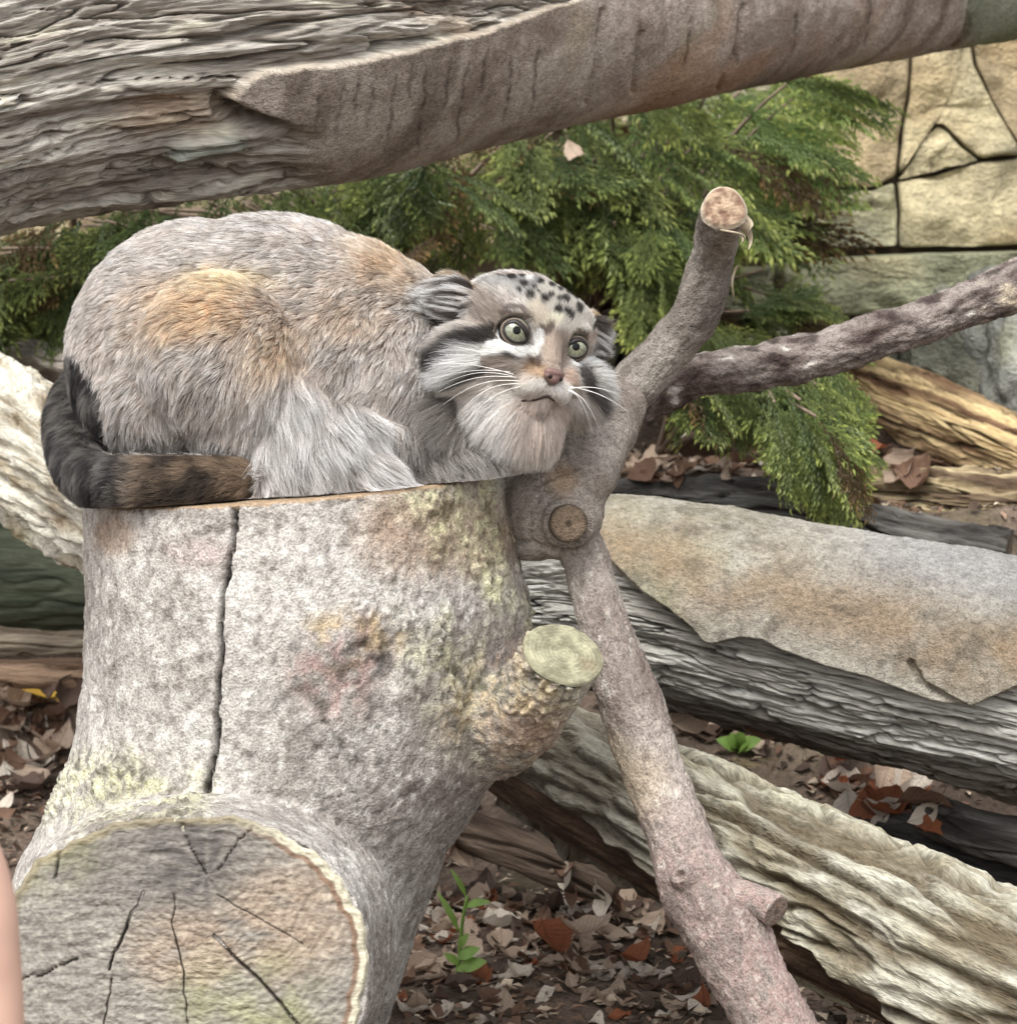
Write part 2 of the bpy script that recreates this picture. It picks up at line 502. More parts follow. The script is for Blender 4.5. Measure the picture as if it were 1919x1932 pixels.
led = thing('stone_ledge', 'grey green stone ledge along the foot of the tan rock wall', 'ledge', tuple(at(1700, 600, 4.4)))
GL = lin(138, 136, 112)
LD = 4.62
ledge_stones = [
    [(1440, 500), (1560, 486), (1700, 478), (1860, 474), (2010, 470), (2010, 560), (1840, 572), (1640, 586), (1450, 590)],
    [(2020, 470), (2300, 460), (2300, 570), (2020, 562)],
    [(1400, 600), (1640, 596), (1850, 580), (1990, 570), (1990, 690), (1700, 700), (1420, 700)],
    [(2000, 572), (2300, 580), (2300, 700), (2000, 690)],
    [(1180, 510), (1430, 502), (1430, 590), (1190, 596)],
    [(1150, 606), (1392, 600), (1400, 700), (1160, 700)],
    [(900, 515), (1172, 512), (1178, 596), (1140, 700), (900, 700)],
]
for k, poly in enumerate(ledge_stones):
    stone('stone', poly, LD, .30 if k in (0, 1) else .33, led, GL * random.uniform(.85, 1.05), 200 + k, rise=0.03)

rock('boulder', at(1830, 700, 4.15), (.10, .10, .085), 'rounded grey boulder below the ledge beside the split brown log', 'boulder', 3, lin(134, 132, 118))
rock('boulder', at(1960, 670, 4.05), (.085, .1, .12), 'pale grey boulder cut off by the picture border under the slender branch', 'boulder', 6, lin(160, 158, 150))

# ------------------------------------------------------------------ logs
def cracks(k, fs, fr, seed, wid=0.10):
    """long thin splits along the grain: 0 on a split, 1 elsewhere"""
    wx = fbm(k.x * 9, k.y * 9, k.z * 9, 2, seed + 50) * 0.5
    n = gn(k.x * fs + wx, k.y * fr + wx, k.z * fr, seed) + 0.35 * gn(k.x * fs * 3, k.y * fr * 2.2, k.z * fr * 2.2, seed + 3)
    return sstep(0, wid, np.abs(n))

def terrace(v, n):
    f = v * n; b = np.floor(f); t = f - b
    return (b + sstep(0.86, 1.0, t)) / n

# --- the great log overhead
TIP = [(1130, -20), (900, 62), (640, 118), (500, 132), (452, 152), (432, 186), (470, 206), (520, 222), (562, 238), (575, 300), (590, 352), (600, 420)]
def in_poly(px, py, poly):
    c = np.zeros(px.shape, bool); n = len(poly)
    for q in range(n):
        x0, y0 = poly[q]; x1, y1 = poly[(q + 1) % n]
        cond = ((y0 > py) != (y1 > py)) & (px < (x1 - x0) * (py - y0) / (y1 - y0 + 1e-9) + x0)
        c ^= cond
    return c
TOP_POLY = TIP + [(2600, 420), (2600, -300), (1500, -300)]
def smooth_mask(k, poly, soft, warp=8, seed=9):
    wx = fbm(k.x * 30, k.y * 30, k.z * 30, 3, seed) * warp
    px, py = k.px + wx, k.py + wx * 0.6
    ins = in_poly(px, py, poly)
    d = pdist(px, py, poly + poly[:1])
    sd_ = np.where(ins, d, -d)
    return sstep(-soft, soft, sd_), sd_
def weathered(k, sd, amp=1.0, fr=74, fs=3.4, ter=.016):
    """split, layered grey wood: thin plates stepping along the grain, fibres and long cracks"""
    wx = fbm(k.x * 5, k.y * 14, k.z * 14, 2, sd + 40) * .45
    y_, z_ = k.y * fr + wx, k.z * fr + wx
    v = fbm(k.x * 4, k.y * 9, k.z * 9, 2, sd) * .008
    v = v + terrace(fbm(k.x * fs, y_ * .7, z_ * .7, 3, sd + 1), 6.0) * ter
    n = gn(k.x * fs * 1.1, y_ * .8, z_ * .8, sd + 2) + .4 * gn(k.x * fs * 3, y_ * 2, z_ * 2, sd + 3)
    k.crk = 1 - sstep(.02, .10, np.abs(n)); k.lev = gn(np.floor(fbm(k.x * fs, y_ * .7, z_ * .7, 3, sd + 1) * 6) * 3.7 + .5, k.x * 2, 0 * k.x, sd + 9)
    w = .05 + .09 * sstep(-.4, .5, gn(k.x * 5, k.y * 20, k.z * 20, sd + 4))
    v = v - (1 - sstep(0, 1, np.abs(n) / w)) * .011
    n = gn(k.x * fs * 2, y_ * 2.1, z_ * 2.1, sd + 5)
    v = v - (1 - sstep(0, .16, np.abs(n))) * .003
    ends = sstep(.30, .36, gn(k.x * 16, y_ * .9, z_ * .9, sd + 6))
    v = v - ends * .004
    n = gn(k.x * 9, k.y * 210, k.z * 210, sd + 8)
    k.fib = n
    return (v + fbm(k.x * 24, k.y * 150, k.z * 150, 3, sd + 7) * .0022 + n * .0012) * amp
def top_disp(k):
    m, sd_ = smooth_mask(k, TOP_POLY, 5)
    m2, _ = smooth_mask(k, TOP_POLY, 55)
    lo = sstep(225, 262, k.py)
    m = m * (1 - lo) + m2 * lo
    m = np.where(k.front > -0.3, m, sstep(.55, .75, k.s / k.L))
    k.m = m; k.sd = sd_
    rough = weathered(k, 61, 1.0, 80, 4.2, .013) - .006
    sm = fbm(k.x * 9, k.y * 12, k.z * 12, 4, 65) * 0.004 + fbm(k.x * 60, k.y * 60, k.z * 60, 3, 69) * .0011 + 0.0030 + 0.004 * np.exp(-np.clip(sd_, 0, 400) / 40.0) * (1 - lo)
    # drip lines round the smooth part
    ring = sstep(.0, .10, np.abs(gn(k.x * 22 + .4 * gn(k.x * 6, k.y * 16, k.z * 16, 3), k.y * 3, k.z * 3, 67)))
    sm -= (1 - ring) * 0.0012 * sstep(-.2, .2, gn(k.x * 8, k.y * 14, k.z * 14, 68))
    for pl in ([(1128, 20), (1122, 130), (1100, 190)], [(1205, 60), (1190, 170)], [(1400, 10), (1385, 90), (1350, 160)], [(1832, -10), (1815, 60), (1790, 90)]):
        sm -= 0.004 * sstep(7, 1, pdist(k.px, k.py, pl)) * (k.front > 0)
    # the dark hollow below the tongue of sound wood and the flake under it
    pit = sstep(38, 4, pdist(k.px, k.py, [(440, 205), (500, 225), (545, 232)])) * (1 - m) * (k.front > 0)
    flake = sstep(26, 8, pdist(k.px, k.py, [(345, 300), (400, 285), (450, 272), (540, 248)])) * (1 - m) * (k.front > 0)
    under = sstep(16, 4, pdist(k.px, k.py, [(350, 322), (420, 312), (470, 292)])) * (k.front > 0)
    return rough * (1 - m) + sm * m - pit * .018 + flake * .010 - under * .014
def top_col(k):
    n1 = fbm(k.x * 6, k.y * 40, k.z * 40, 4, 71); n2 = fbm(k.x * 5, k.y * 9, k.z * 9, 3, 72)
    n3 = fbm(k.x * 14, k.y * 90, k.z * 90, 3, 73)
    c = mix(lin(128, 117, 108), lin(188, 180, 171), sstep(-.45, .45, n1 * .6 + k.fib * .5))
    c = mix(c, lin(214, 204, 184), sstep(.2, .55, n3) * .6)
    c = mix(c, lin(176, 140, 108), sstep(.15, .5, n2) * .4)
    c = mix(c, lin(96, 86, 80), sstep(.15, .6, -n3) * .5)
    c = c * (1 + .13 * np.clip(k.lev, -1, 1))[:, None]
    c = mix(c, lin(72, 63, 56), k.crk * .45)
    g1 = fbm(k.x * 8, k.y * 8, k.z * 8, 4, 74); g2 = fbm(k.x * 20, k.y * 5, k.z * 5, 3, 75)
    s_ = mix(lin(130, 114, 104), lin(176, 162, 152), sstep(-.5, .5, g1 + .5 * fbm(k.x * 40, k.y * 40, k.z * 40, 3, 77)))
    s_ = mix(s_, lin(136, 120, 84), sstep(.1, .5, fbm(k.x * 5, k.y * 6, k.z * 6, 3, 76)) * .55)
    s_ = mix(s_, lin(176, 136, 112), sstep(.2, .5, fbm(k.x * 4, k.y * 7, k.z * 7, 3, 79)) * .5 * sstep(900, 1300, k.px))
    s_ = mix(s_, lin(92, 76, 66), sstep(.18, .5, g2) * .55)
    for (sx, s0, s1) in [(560, 160, 215), (600, 140, 230), (640, 150, 250), (668, 135, 215), (700, 120, 230), (742, 125, 260), (772, 110, 180), (800, 120, 280), (842, 100, 200), (872, 120, 260), (910, 90, 170), (960, 110, 220), (1010, 80, 200), (1128, 10, 150), (1204, 20, 140), (1300, 30, 120), (1396, 0, 110), (1500, 20, 90), (1640, 0, 80), (1833, -20, 60)]:
        wv = gn(k.py * .03, 0 * k.py, 0 * k.py + sx, 5) * 7 - (k.py - s0) * .10
        s_ = mix(s_, lin(74, 62, 56), sstep(5, 1.2, np.abs(k.px - sx - wv)) * sstep(s0 - 10, s0 + 14, k.py) * sstep(s1 + 20, s1 - 20, k.py) * .7 * (k.front > 0) * sstep(-.5, .1, gn(k.py * .05, 0 * k.py, 0 * k.py + sx * 3, 6)))
    tip = np.exp(-np.clip(k.sd, 0, 999) / 5.0) * (k.px < 1150) * sstep(240, 200, k.py)
    s_ = mix(s_, lin(186, 172, 148), tip * .45)
    s_ = mix(s_, lin(122, 136, 112), sstep(1800, 1850, k.px) * .6)
    gr = sstep(30, 6, pdist(k.px, k.py, [(340, 300), (400, 292), (450, 275)]))
    c = mix(c, lin(136, 140, 130), gr * .7)
    return c * (1 - k.m)[:, None] + s_ * k.m[:, None]
top = thing('overhead_log', 'huge weathered trunk lying overhead, grooved grey wood with a smooth brown tongue', 'log', tuple(at(400, 150, 2.6)))
tube('trunk', [(-760, 285, 2.5, 400), (-300, 190, 2.55, 365), (0, 118, 2.62, 332), (400, 62, 2.74, 322), (700, 44, 2.9, 272), (1000, 40, 3.1, 206), (1300, 8, 3.35, 172), (1600, -22, 3.65, 142), (1919, -62, 4.0, 126), (2250, -110, 4.4, 112), (2420, -135, 4.62, 106)],
     820, 440, top, M_grain, top_disp, top_col, dense=.55, mat2=M_smooth)

# --- smooth barked log to the right with its bark peeling off grey wood
E_EDGE = [(1100, 1010), (1180, 1088), (1215, 1120), (1262, 1150), (1300, 1180), (1328, 1210), (1345, 1215), (1400, 1204), (1440, 1208), (1470, 1225), (1560, 1258), (1640, 1278), (1700, 1300), (1760, 1322), (1830, 1334), (1880, 1312), (1930, 1292), (2050, 1300), (2300, 1420), (2900, 1600)]
def e_disp(k):
    poly = [(900, 700)] + [(900, 960)] + E_EDGE + [(2900, 700)]
    m, sd_ = smooth_mask(k, poly, 3, 5, 11)
    back = k.front < 0
    m = np.where(back, (np.cos(k.th) > -0.1) * 1.0, m)
    k.m = m; k.sd = sd_
    cr = cracks(k, 6, 40, 81, .16); cr2 = cracks(k, 16, 120, 82, .25)
    wood = weathered(k, 81, .85, 95, 6, .009) - .011
    bark = fbm(k.x * 9, k.y * 9, k.z * 9, 4, 85) * .004 + fbm(k.x * 60, k.y * 60, k.z * 60, 3, 86, .65) * .0022
    bark += .006 * np.exp(-np.clip(sd_, 0, 500) / 25.0) * (~back)
    slit = sstep(10, 2, pdist(k.px, k.py, [(1718, 1250), (1740, 1290), (1790, 1318), (1825, 1335)])) * (~back)
    bark -= slit * .010
    return wood * (1 - m) + bark * m
def e_col(k):
    n1 = fbm(k.x * 5, k.y * 45, k.z * 45, 4, 87); n2 = fbm(k.x * 7, k.y * 7, k.z * 7, 4, 88)
    w = mix(lin(136, 130, 123), lin(188, 183, 177), sstep(-.45, .45, n1 * .6 + k.fib * .5))
    w = w * (1 + .18 * np.clip(k.lev, -1, 1))[:, None]; w = mix(w, lin(66, 60, 56), k.crk * .4)
    w = mix(w, lin(110, 98, 88), sstep(.1, .5, fbm(k.x * 3, k.y * 10, k.z * 10, 3, 89)) * .5)
    w = mix(w, lin(74, 62, 54), sstep(-.55, -.8, np.cos(k.th)) * .75)  # shade of the underside painted into the wood as a darker band
    b = mix(lin(122, 114, 102), lin(164, 157, 147), sstep(-.45, .45, n2 + .5 * fbm(k.x * 70, k.y * 70, k.z * 70, 3, 93)))
    b = mix(b, lin(152, 146, 118), sstep(1650, 1250, k.px) * sstep(-.3, .4, fbm(k.x * 12, k.y * 12, k.z * 12, 3, 90)) * .5)
    tan = np.exp(-((k.py - (1080 + (k.px - 1300) * .26)) / 75.0) ** 2) * sstep(-.5, .2, fbm(k.x * 14, k.y * 14, k.z * 14, 3, 91)) * (k.front > 0)
    b = mix(b, lin(146, 122, 98), tan * .75)
    b = mix(b, lin(92, 83, 74), sstep(.10, .42, -fbm(k.x * 45, k.y * 45, k.z * 45, 3, 92)) * .45)
    b = mix(b, lin(166, 162, 163), sstep(1500, 1750, k.px) * sstep(60, -60, k.py - (1060 + (k.px - 1500) * .2)) * .6)
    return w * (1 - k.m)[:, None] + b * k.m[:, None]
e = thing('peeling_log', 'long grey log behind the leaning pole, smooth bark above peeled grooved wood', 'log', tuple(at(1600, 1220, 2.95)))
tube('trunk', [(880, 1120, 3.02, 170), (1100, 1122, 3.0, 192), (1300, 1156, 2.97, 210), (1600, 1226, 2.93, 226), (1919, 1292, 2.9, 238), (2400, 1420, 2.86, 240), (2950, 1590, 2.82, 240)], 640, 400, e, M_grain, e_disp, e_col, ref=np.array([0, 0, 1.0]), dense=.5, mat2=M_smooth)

# --- rough pale bark log, lower right
def rough_bark(k, sd):
    """deep furrowed bark: long wavy ridges along the log, broken across here and there"""
    wx = fbm(k.x * 9, k.y * 14, k.z * 14, 3, sd) * .8
    n = gn(k.x * 5 + wx * .5, k.y * 40 + wx, k.z * 40 + wx, sd + 1)
    n2 = gn(k.x * 11, k.y * 84 + wx, k.z * 84 + wx, sd + 2)
    br_ = sstep(.25, .45, gn(k.x * 30, k.y * 34, k.z * 34, sd + 4))
    furrow = 1 - sstep(0, .34, np.abs(n)); f2 = 1 - sstep(0, .3, np.abs(n2))
    k.fur = np.clip(furrow * .9 + f2 * .45 + br_ * .3, 0, 1)
    return -furrow * .010 - f2 * .004 - br_ * .003 + fbm(k.x * 8, k.y * 12, k.z * 12, 2, sd + 5) * .006 + fbm(k.x * 50, k.y * 120, k.z * 120, 3, sd + 3) * .0028
F_EDGE = [(880, 1440), (930, 1462), (960, 1480), (1100, 1570), (1255, 1680), (1400, 1760), (1452, 1752), (1470, 1775), (1530, 1800), (1570, 1850), (1640, 1905), (1700, 1960), (2100, 2250)]
def f_disp(k):
    poly = [(700, 1000), (800, 1440)] + F_EDGE + [(2700, 2250), (2700, 1000)]
    m, sd_ = smooth_mask(k, poly, 4, 6, 13)
    m = np.where(k.front < -.2, 1.0, m)
    k.m = m
    core = -.016 + fbm(k.x * 5, k.y * 20, k.z * 20, 3, 95) * .004 - (1 - cracks(k, 5, 40, 96, .2)) * .003
    return rough_bark(k, 97) * m + core * (1 - m)
def f_col(k):
    n = fbm(k.x * 14, k.y * 45, k.z * 45, 4, 101); n2 = fbm(k.x * 6, k.y * 6, k.z * 6, 3, 102)
    c = mix(lin(158, 148, 128), lin(204, 198, 182), sstep(-.4, .35, n))
    c = mix(c, lin(184, 176, 132), sstep(-.1, .5, n2) * .45)
    c = mix(c, lin(226, 222, 210), sstep(.25, .55, fbm(k.x * 12, k.y * 60, k.z * 60, 3, 103)) * .5)
    c = mix(c, lin(100, 86, 68), k.fur * .85)
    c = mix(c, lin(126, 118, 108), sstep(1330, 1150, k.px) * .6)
    core = mix(lin(70, 56, 48), lin(104, 84, 70), sstep(-.4, .4, n))
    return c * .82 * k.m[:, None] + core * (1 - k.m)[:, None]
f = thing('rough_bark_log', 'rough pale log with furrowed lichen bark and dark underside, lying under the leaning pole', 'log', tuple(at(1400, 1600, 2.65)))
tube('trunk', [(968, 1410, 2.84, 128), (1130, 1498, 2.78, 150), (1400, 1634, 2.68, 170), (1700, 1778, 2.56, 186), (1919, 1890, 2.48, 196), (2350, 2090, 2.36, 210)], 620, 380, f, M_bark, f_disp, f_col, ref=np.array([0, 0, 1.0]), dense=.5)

# --- white flaking bark log, left behind the cat
def h_col(k):
    n = fbm(k.x * 16, k.y * 40, k.z * 40, 4, 111); n2 = fbm(k.x * 8, k.y * 10, k.z * 10, 3, 112)
    c = mix(lin(150, 134, 112), lin(222, 214, 200), sstep(-.45, .25, n))
    c = mix(c, lin(206, 198, 150), sstep(0, .5, n2) * .4)
    return mix(c, lin(128, 104, 80), sstep(.15, .5, -n2) * .5) * .85
h = thing('white_bark_log', 'white flaky bark log slanting down behind the dark tail', 'log', tuple(at(60, 860, 3.2)))
tube('trunk', [(-520, 520, 3.95, 112), (-250, 660, 3.6, 124), (0, 822, 3.3, 136), (200, 950, 3.12, 142), (500, 1120, 2.98, 146), (760, 1260, 2.9, 140)], 380, 240, h, M_bark,
     lambda k: rough_bark(k, 115) + terrace(fbm(k.x * 10, k.y * 22, k.z * 22, 3, 116), 3) * .010, h_col, ref=np.array([0, 0, 1.0]), dense=.5)

# --- other background timber
def simple_log(name, label, pts, nu, nv, c1, c2, sd, amp=.005, mat=None, ref=np.array([0, 0, 1.0]), cat='log', group=None, fr=40, extra=None, lay=0.0):
    root = thing(name, label, cat, tuple(at(*pts[len(pts) // 2][:3])), group)
    def dsp(k):
        v = fbm(k.x * 6, k.y * 12, k.z * 12, 3, sd) * amp * 1.6 - (1 - cracks(k, 6, fr, sd + 1, .18)) * amp + fbm(k.x * 25, k.y * 110, k.z * 110, 2, sd + 2) * amp * .35
        if lay: v = v * .4 + weathered(k, sd, lay * 50, fr, 4)
        return v
    def cl(k):
        n = fbm(k.x * 6, k.y * fr, k.z * fr, 4, sd + 3)
        c = mix(c1, c2, sstep(-.45, .45, n))
        if lay: c = c * (1 + .3 * np.clip(k.lev, -1, 1))[:, None]; c = mix(c, lin(52, 42, 36), k.crk * .7)
        if extra is not None: c = mix(c, extra, sstep(.1, .5, fbm(k.x * 6, k.y * 12, k.z * 12, 3, sd + 4)) * .6)
        return c
    tube('trunk', pts, nu, nv, root, mat or M_grain, dsp, cl, ref=ref, dense=.5)
    return root

simple_log('thin_log', 'thin grey log lying on the bank above the white bark log', [(-500, 560, 4.05, 26), (0, 655, 3.9, 27), (130, 688, 3.8, 27), (420, 770, 3.62, 26), (600, 830, 3.5, 24)], 160, 60, lin(122, 112, 104), lin(172, 162, 152), 131, .003)
simple_log('dark_log', 'thick dark mossy log in the shade under the white bark log', [(-700, 1030, 3.86, 128), (-100, 1082, 3.8, 120), (160, 1092, 3.78, 116), (520, 1120, 3.74, 112)], 260, 150, lin(56, 60, 50), lin(88, 90, 76), 135, .003, extra=lin(64, 78, 56))
simple_log('split_rail', 'grey split rail lying on the leaves against the dark mossy log', [(-500, 1200, 3.66, 26), (0, 1212, 3.6, 27), (200, 1216, 3.6, 27), (460, 1220, 3.6, 26)], 200, 60, lin(96, 82, 70), lin(168, 154, 136), 139, .006)
simple_log('split_rail', 'brown split rail lowest above the fallen leaves beside the stump', [(-500, 1262, 3.56, 28), (0, 1268, 3.52, 28), (200, 1270, 3.52, 28), (420, 1268, 3.52, 27)], 200, 60, lin(84, 66, 54), lin(150, 124, 104), 143, .006)

simple_log('split_log', 'reddish brown split log with yellow grain slanting below the grey boulders', [(1585, 700, 4.0, 36), (1680, 756, 3.94, 58), (1919, 856, 3.84, 66), (2300, 1010, 3.7, 70)], 300, 150, lin(112, 84, 66), lin(206, 180, 136), 147, .008, fr=55, lay=.02)
simple_log('weathered_slab_log', 'flat weathered log with a bright splintered upper rim and dark front', [(1540, 925, 3.62, 44), (1680, 935, 3.58, 60), (1919, 960, 3.52, 76), (2300, 1010, 3.46, 84)], 300, 150, lin(98, 80, 66), lin(196, 176, 140), 151, .008, fr=55, lay=.02)
simple_log('dark_driftwood', 'dark grey driftwood root lying behind the peeling log', [(1130, 950, 3.42, 52), (1300, 950, 3.4, 60), (1480, 962, 3.36, 58), (1640, 1004, 3.34, 50), (1900, 1060, 3.3, 56)], 240, 120, lin(60, 56, 54), lin(120, 116, 112), 155, .010, lay=.015)
simple_log('brown_log_stub', 'short brown log butt on the ground between the rough log and the peeling log', [(1250, 1452, 3.3, 62), (1400, 1476, 3.28, 64), (1556, 1500, 3.26, 60)], 160, 120, lin(92, 78, 60), lin(140, 124, 98), 159, .005, extra=lin(120, 112, 76))
simple_log('charred_log', 'black charred log lying behind the pale rough log', [(1500, 1560, 3.14, 52), (1640, 1596, 3.06, 70), (1800, 1634, 3.0, 80), (2000, 1680, 2.96, 84), (2250, 1730, 2.92, 84)], 220, 130, lin(34, 32, 32), lin(92, 88, 86), 163, .008)
simple_log('charred_branch', 'stubby dark branch lying on the black charred log', [(1735, 1530, 2.98, 38), (1820, 1562, 2.95, 44), (1919, 1590, 2.92, 46), (2100, 1640, 2.9, 46)], 120, 90, lin(58, 54, 52), lin(132, 126, 122), 167, .005)
simple_log('fallen_bough', 'dark brown bough on the soil in the shade between stump and rough log', [(780, 1540, 3.1, 34), (900, 1580, 3.05, 42), (1010, 1620, 3.0, 40), (1160, 1690, 2.98, 30)], 120, 80, lin(62, 50, 44), lin(112, 96, 84), 171, .006)
# ------------------------------------------------------------------ the stump the cat lies on
SD = 2.5
prof = [(948, 165, 938), (1050, 155, 958), (1150, 150, 985), (1300, 140, 985), (1430, 112, 955), (1530, 72, 888), (1620, 22, 832), (1750, -22, 782), (1932, -40, 732), (2110, -60, 705)]
TILT = 0.072
r_top = (938 - 165) / 2 * SD / FPX
ztop = at(550, 946, SD - r_top)[2]
xc_top = at(551.5, 950, SD)[0]
def stump_top(x): return ztop + (x - xc_top) * TILT
th = np.linspace(0, 2 * math.pi, 64, endpoint=False)
rings = []
yc = at(550, 950, SD)[1]
zrow = [at(550, r_, SD)[2] for r_, _, _ in prof]
dz0 = ztop - zrow[0]
for q, (row, xl, xr) in enumerate(prof):
    cx = at((xl + xr) / 2, row, SD)[0]; r_ = (xr - xl) / 2 * SD / FPX
    lob = 1 + 0.02 * np.sin(3 * th + q * .4) + 0.012 * np.sin(5 * th + 1)
    x = cx + np.cos(th) * r_ * (lob if q else 1); y = yc + np.sin(th) * r_ * (lob if q else 1)
    z = np.full(64, zrow[q] + dz0 * max(0, 1 - q / 3.0))
    if q < 3: z = z + (x - xc_top) * TILT * (1 - q / 3.0)
    rings.append(np.stack([x, y, z], 1))
bm = bmesh.new()
add_loft(bm, rings)
# limb sawn off towards the viewer
FC = np.array([345.0, 1826.0]); FD = 2.23
def super_ring(sc_, d, c=FC, rx=352, ry=292, e=2.35):
    cs, sn = np.cos(th), np.sin(th)
    x = np.sign(cs) * np.abs(cs) ** (2 / e) * rx * sc_; y = np.sign(sn) * np.abs(sn) ** (2 / e) * ry * sc_
    return np.array([at(c[0] + u, c[1] - v, d) for u, v in zip(x, y)])
add_loft(bm, [super_ring(.93, 2.52, FC + np.array([105, -120])), super_ring(.97, 2.40, FC + np.array([55, -62])), super_ring(.985, 2.30, FC + np.array([15, -20])), super_ring(1.0, FD)])
# side stub
sn_ = -FWD * .62 + .78 * (0.42 * RIGHT + .90 * UP); sn_ /= np.linalg.norm(sn_)
SC_ = at(1062, 1238, 2.37)
sa = np.cross(sn_, UP); sa /= np.linalg.norm(sa); sb = np.cross(sn_, sa)
SR = 82 * 2.37 / FPX
def stub_ring(t, f): return np.array([SC_ + sn_ * t + SR * f * (math.cos(u) * sa + math.sin(u) * sb) for u in th])
drop = np.array([-0.012, .02, 0.004])
add_loft(bm, [stub_ring(-.11, 1.35) + drop * 2, stub_ring(-.075, 1.18) + drop, stub_ring(-.045, 1.05) + drop * .3, stub_ring(-.02, 1.0), stub_ring(0, 1.0)])
bmesh.ops.recalc_face_normals(bm, faces=bm.faces[:])
V, Nn, Fc = remesh('trunk', bm, 0.0024, 6)
px, py, dd = proj(V)
fr = Nn @ -FWD
x, y, z = V.T
crk0 = fbm(x * 70, y * 70, z * 70, 2, 300)
off = fbm(x * 7, y * 7, z * 5, 3, 301) * .006 + fbm(x * 60, y * 60, z * 50, 4, 302, .6) * .0019
pl_ = fbm(x * 34, y * 34, z * 22, 3, 308); off += terrace(pl_, 4) * .0024
off -= (1 - sstep(0, .10, np.abs(gn(x * 26, y * 26, z * 40, 309) + .5 * crk0))) * .0016
lich = sstep(210, 60, pdist(px, py, [(900, 960), (920, 1100), (900, 1200), (960, 1300)])) * sstep(-.35, .25, fbm(x * 16, y * 16, z * 16, 3, 303))
lich = np.maximum(lich, sstep(110, 20, pdist(px, py, [(120, 1500), (250, 1480), (330, 1500)])) * sstep(-.4, .2, fbm(x * 20, y * 20, z * 20, 3, 304)))
crust = np.maximum(lich, sstep(150, 30, pdist(px, py, [(640, 1250), (720, 1180), (590, 1380), (640, 1420)])) * sstep(-.2, .3, fbm(x * 18, y * 18, z * 18, 3, 305)))
crk_n = fbm(x * 110, y * 110, z * 110, 3, 306)
off += crust * (np.abs(crk_n) * .010 - .001)
CRACK = [(441, 955), (440, 1000), (432, 1060), (420, 1120), (415, 1175), (420, 1230), (413, 1290), (408, 1350), (412, 1385), (402, 1440), (392, 1490), (385, 1530)]
cd = pdist(px + fbm(x * 90, y * 90, z * 90, 2, 307) * 4, py, CRACK)
front = fr > 0.2
off -= np.where(front, sstep(6.0, 1.0, cd) * .012, 0)
cd2 = pdist(px + crk_n * 4, py, [(612, 1362), (640, 1400), (668, 1450)])
off -= np.where(front, sstep(5, 1, cd2) * .004, 0)
hole = np.hypot((px - 345) / 24, (py - 1522) / 15)
off -= np.where(front, sstep(1.2, .6, hole) * .016, 0)
top_m = (Nn[:, 2] > .6) & (z > ztop - .03)
off = np.where(top_m, off * .2, off)
V2 = V + Nn * off[:, None]
n1 = fbm(x * 11, y * 11, z * 11, 4, 311); n2 = fbm(x * 95, y * 95, z * 80, 4, 312, .65); n3 = fbm(x * 5, y * 5, z * 5, 3, 313)
c = mix(lin(146, 136, 130), lin(190, 182, 176), sstep(-.5, .5, n1))
c = mix(c, lin(214, 208, 202), sstep(.05, .4, n2) * .65)
c = mix(c, lin(104, 94, 88), sstep(.08, .4, -n2) * .6)
c = c * (1 + .17 * np.clip(gn(np.floor(pl_ * 4) * 2.3 + .5, x * 7, z * 7, 318), -1, 1))[:, None]
c = mix(c, lin(164, 134, 110), sstep(130, 30, pdist(px, py, [(760, 1000), (900, 1010)])) * .6)
c = mix(c, lin(158, 128, 106), sstep(60, 20, np.hypot(px - 215, py - 1010)) * .6)
c = mix(c, lin(150, 116, 112), sstep(60, 10, np.hypot((px - 370) / 1.6, py - 1040)) * .5 * sstep(-.2, .3, n1))
c = mix(c, lin(208, 202, 160), lich * sstep(-.25, .3, n2) * .75)
c = mix(c, lin(104, 102, 70), lich * sstep(.0, .35, -n2) * .6)
c = mix(c, lin(170, 130, 104), sstep(150, 40, pdist(px, py, [(960, 1290), (930, 1370), (980, 1400)])) * .55 * sstep(-.4, .3, n1 + n2))
red = sstep(95, 20, pdist(px, py, [(600, 1270), (690, 1220), (640, 1300)])) * sstep(-.3, .25, n2)
c = mix(c, lin(150, 104, 96), red * .6)
c = mix(c, lin(184, 158, 118), sstep(80, 20, pdist(px, py, [(620, 1210), (720, 1190)])) * sstep(-.1, .3, fbm(x * 40, y * 40, z * 40, 3, 315)) * .7)
dk = sstep(90, 20, pdist(px, py, [(560, 1340), (600, 1370), (700, 1230)])) * sstep(0, .35, fbm(x * 50, y * 50, z * 50, 3, 316))
c = mix(c, lin(74, 66, 60), dk * .7)
c = mix(c, lin(132, 124, 118), sstep(700, 830, px) * sstep(1480, 1620, py) * .4)
c = mix(c, lin(40, 32, 28), np.where(front, sstep(5.5, 2, cd), 0))
c = mix(c, lin(46, 36, 30), np.where(front, sstep(1.1, .7, hole), 0))
c = mix(c, lin(168, 140, 112), top_m * .9)
stump = thing('tree_stump', 'pale grey forked tree stump the wild cat lies on, sawn limb facing forward', 'tree stump', (float(V[:, 0].mean()), float(yc), 0.0))
part('trunk', mesh_from('trunk', V2, Fc, c * .92), M_stump, stump)

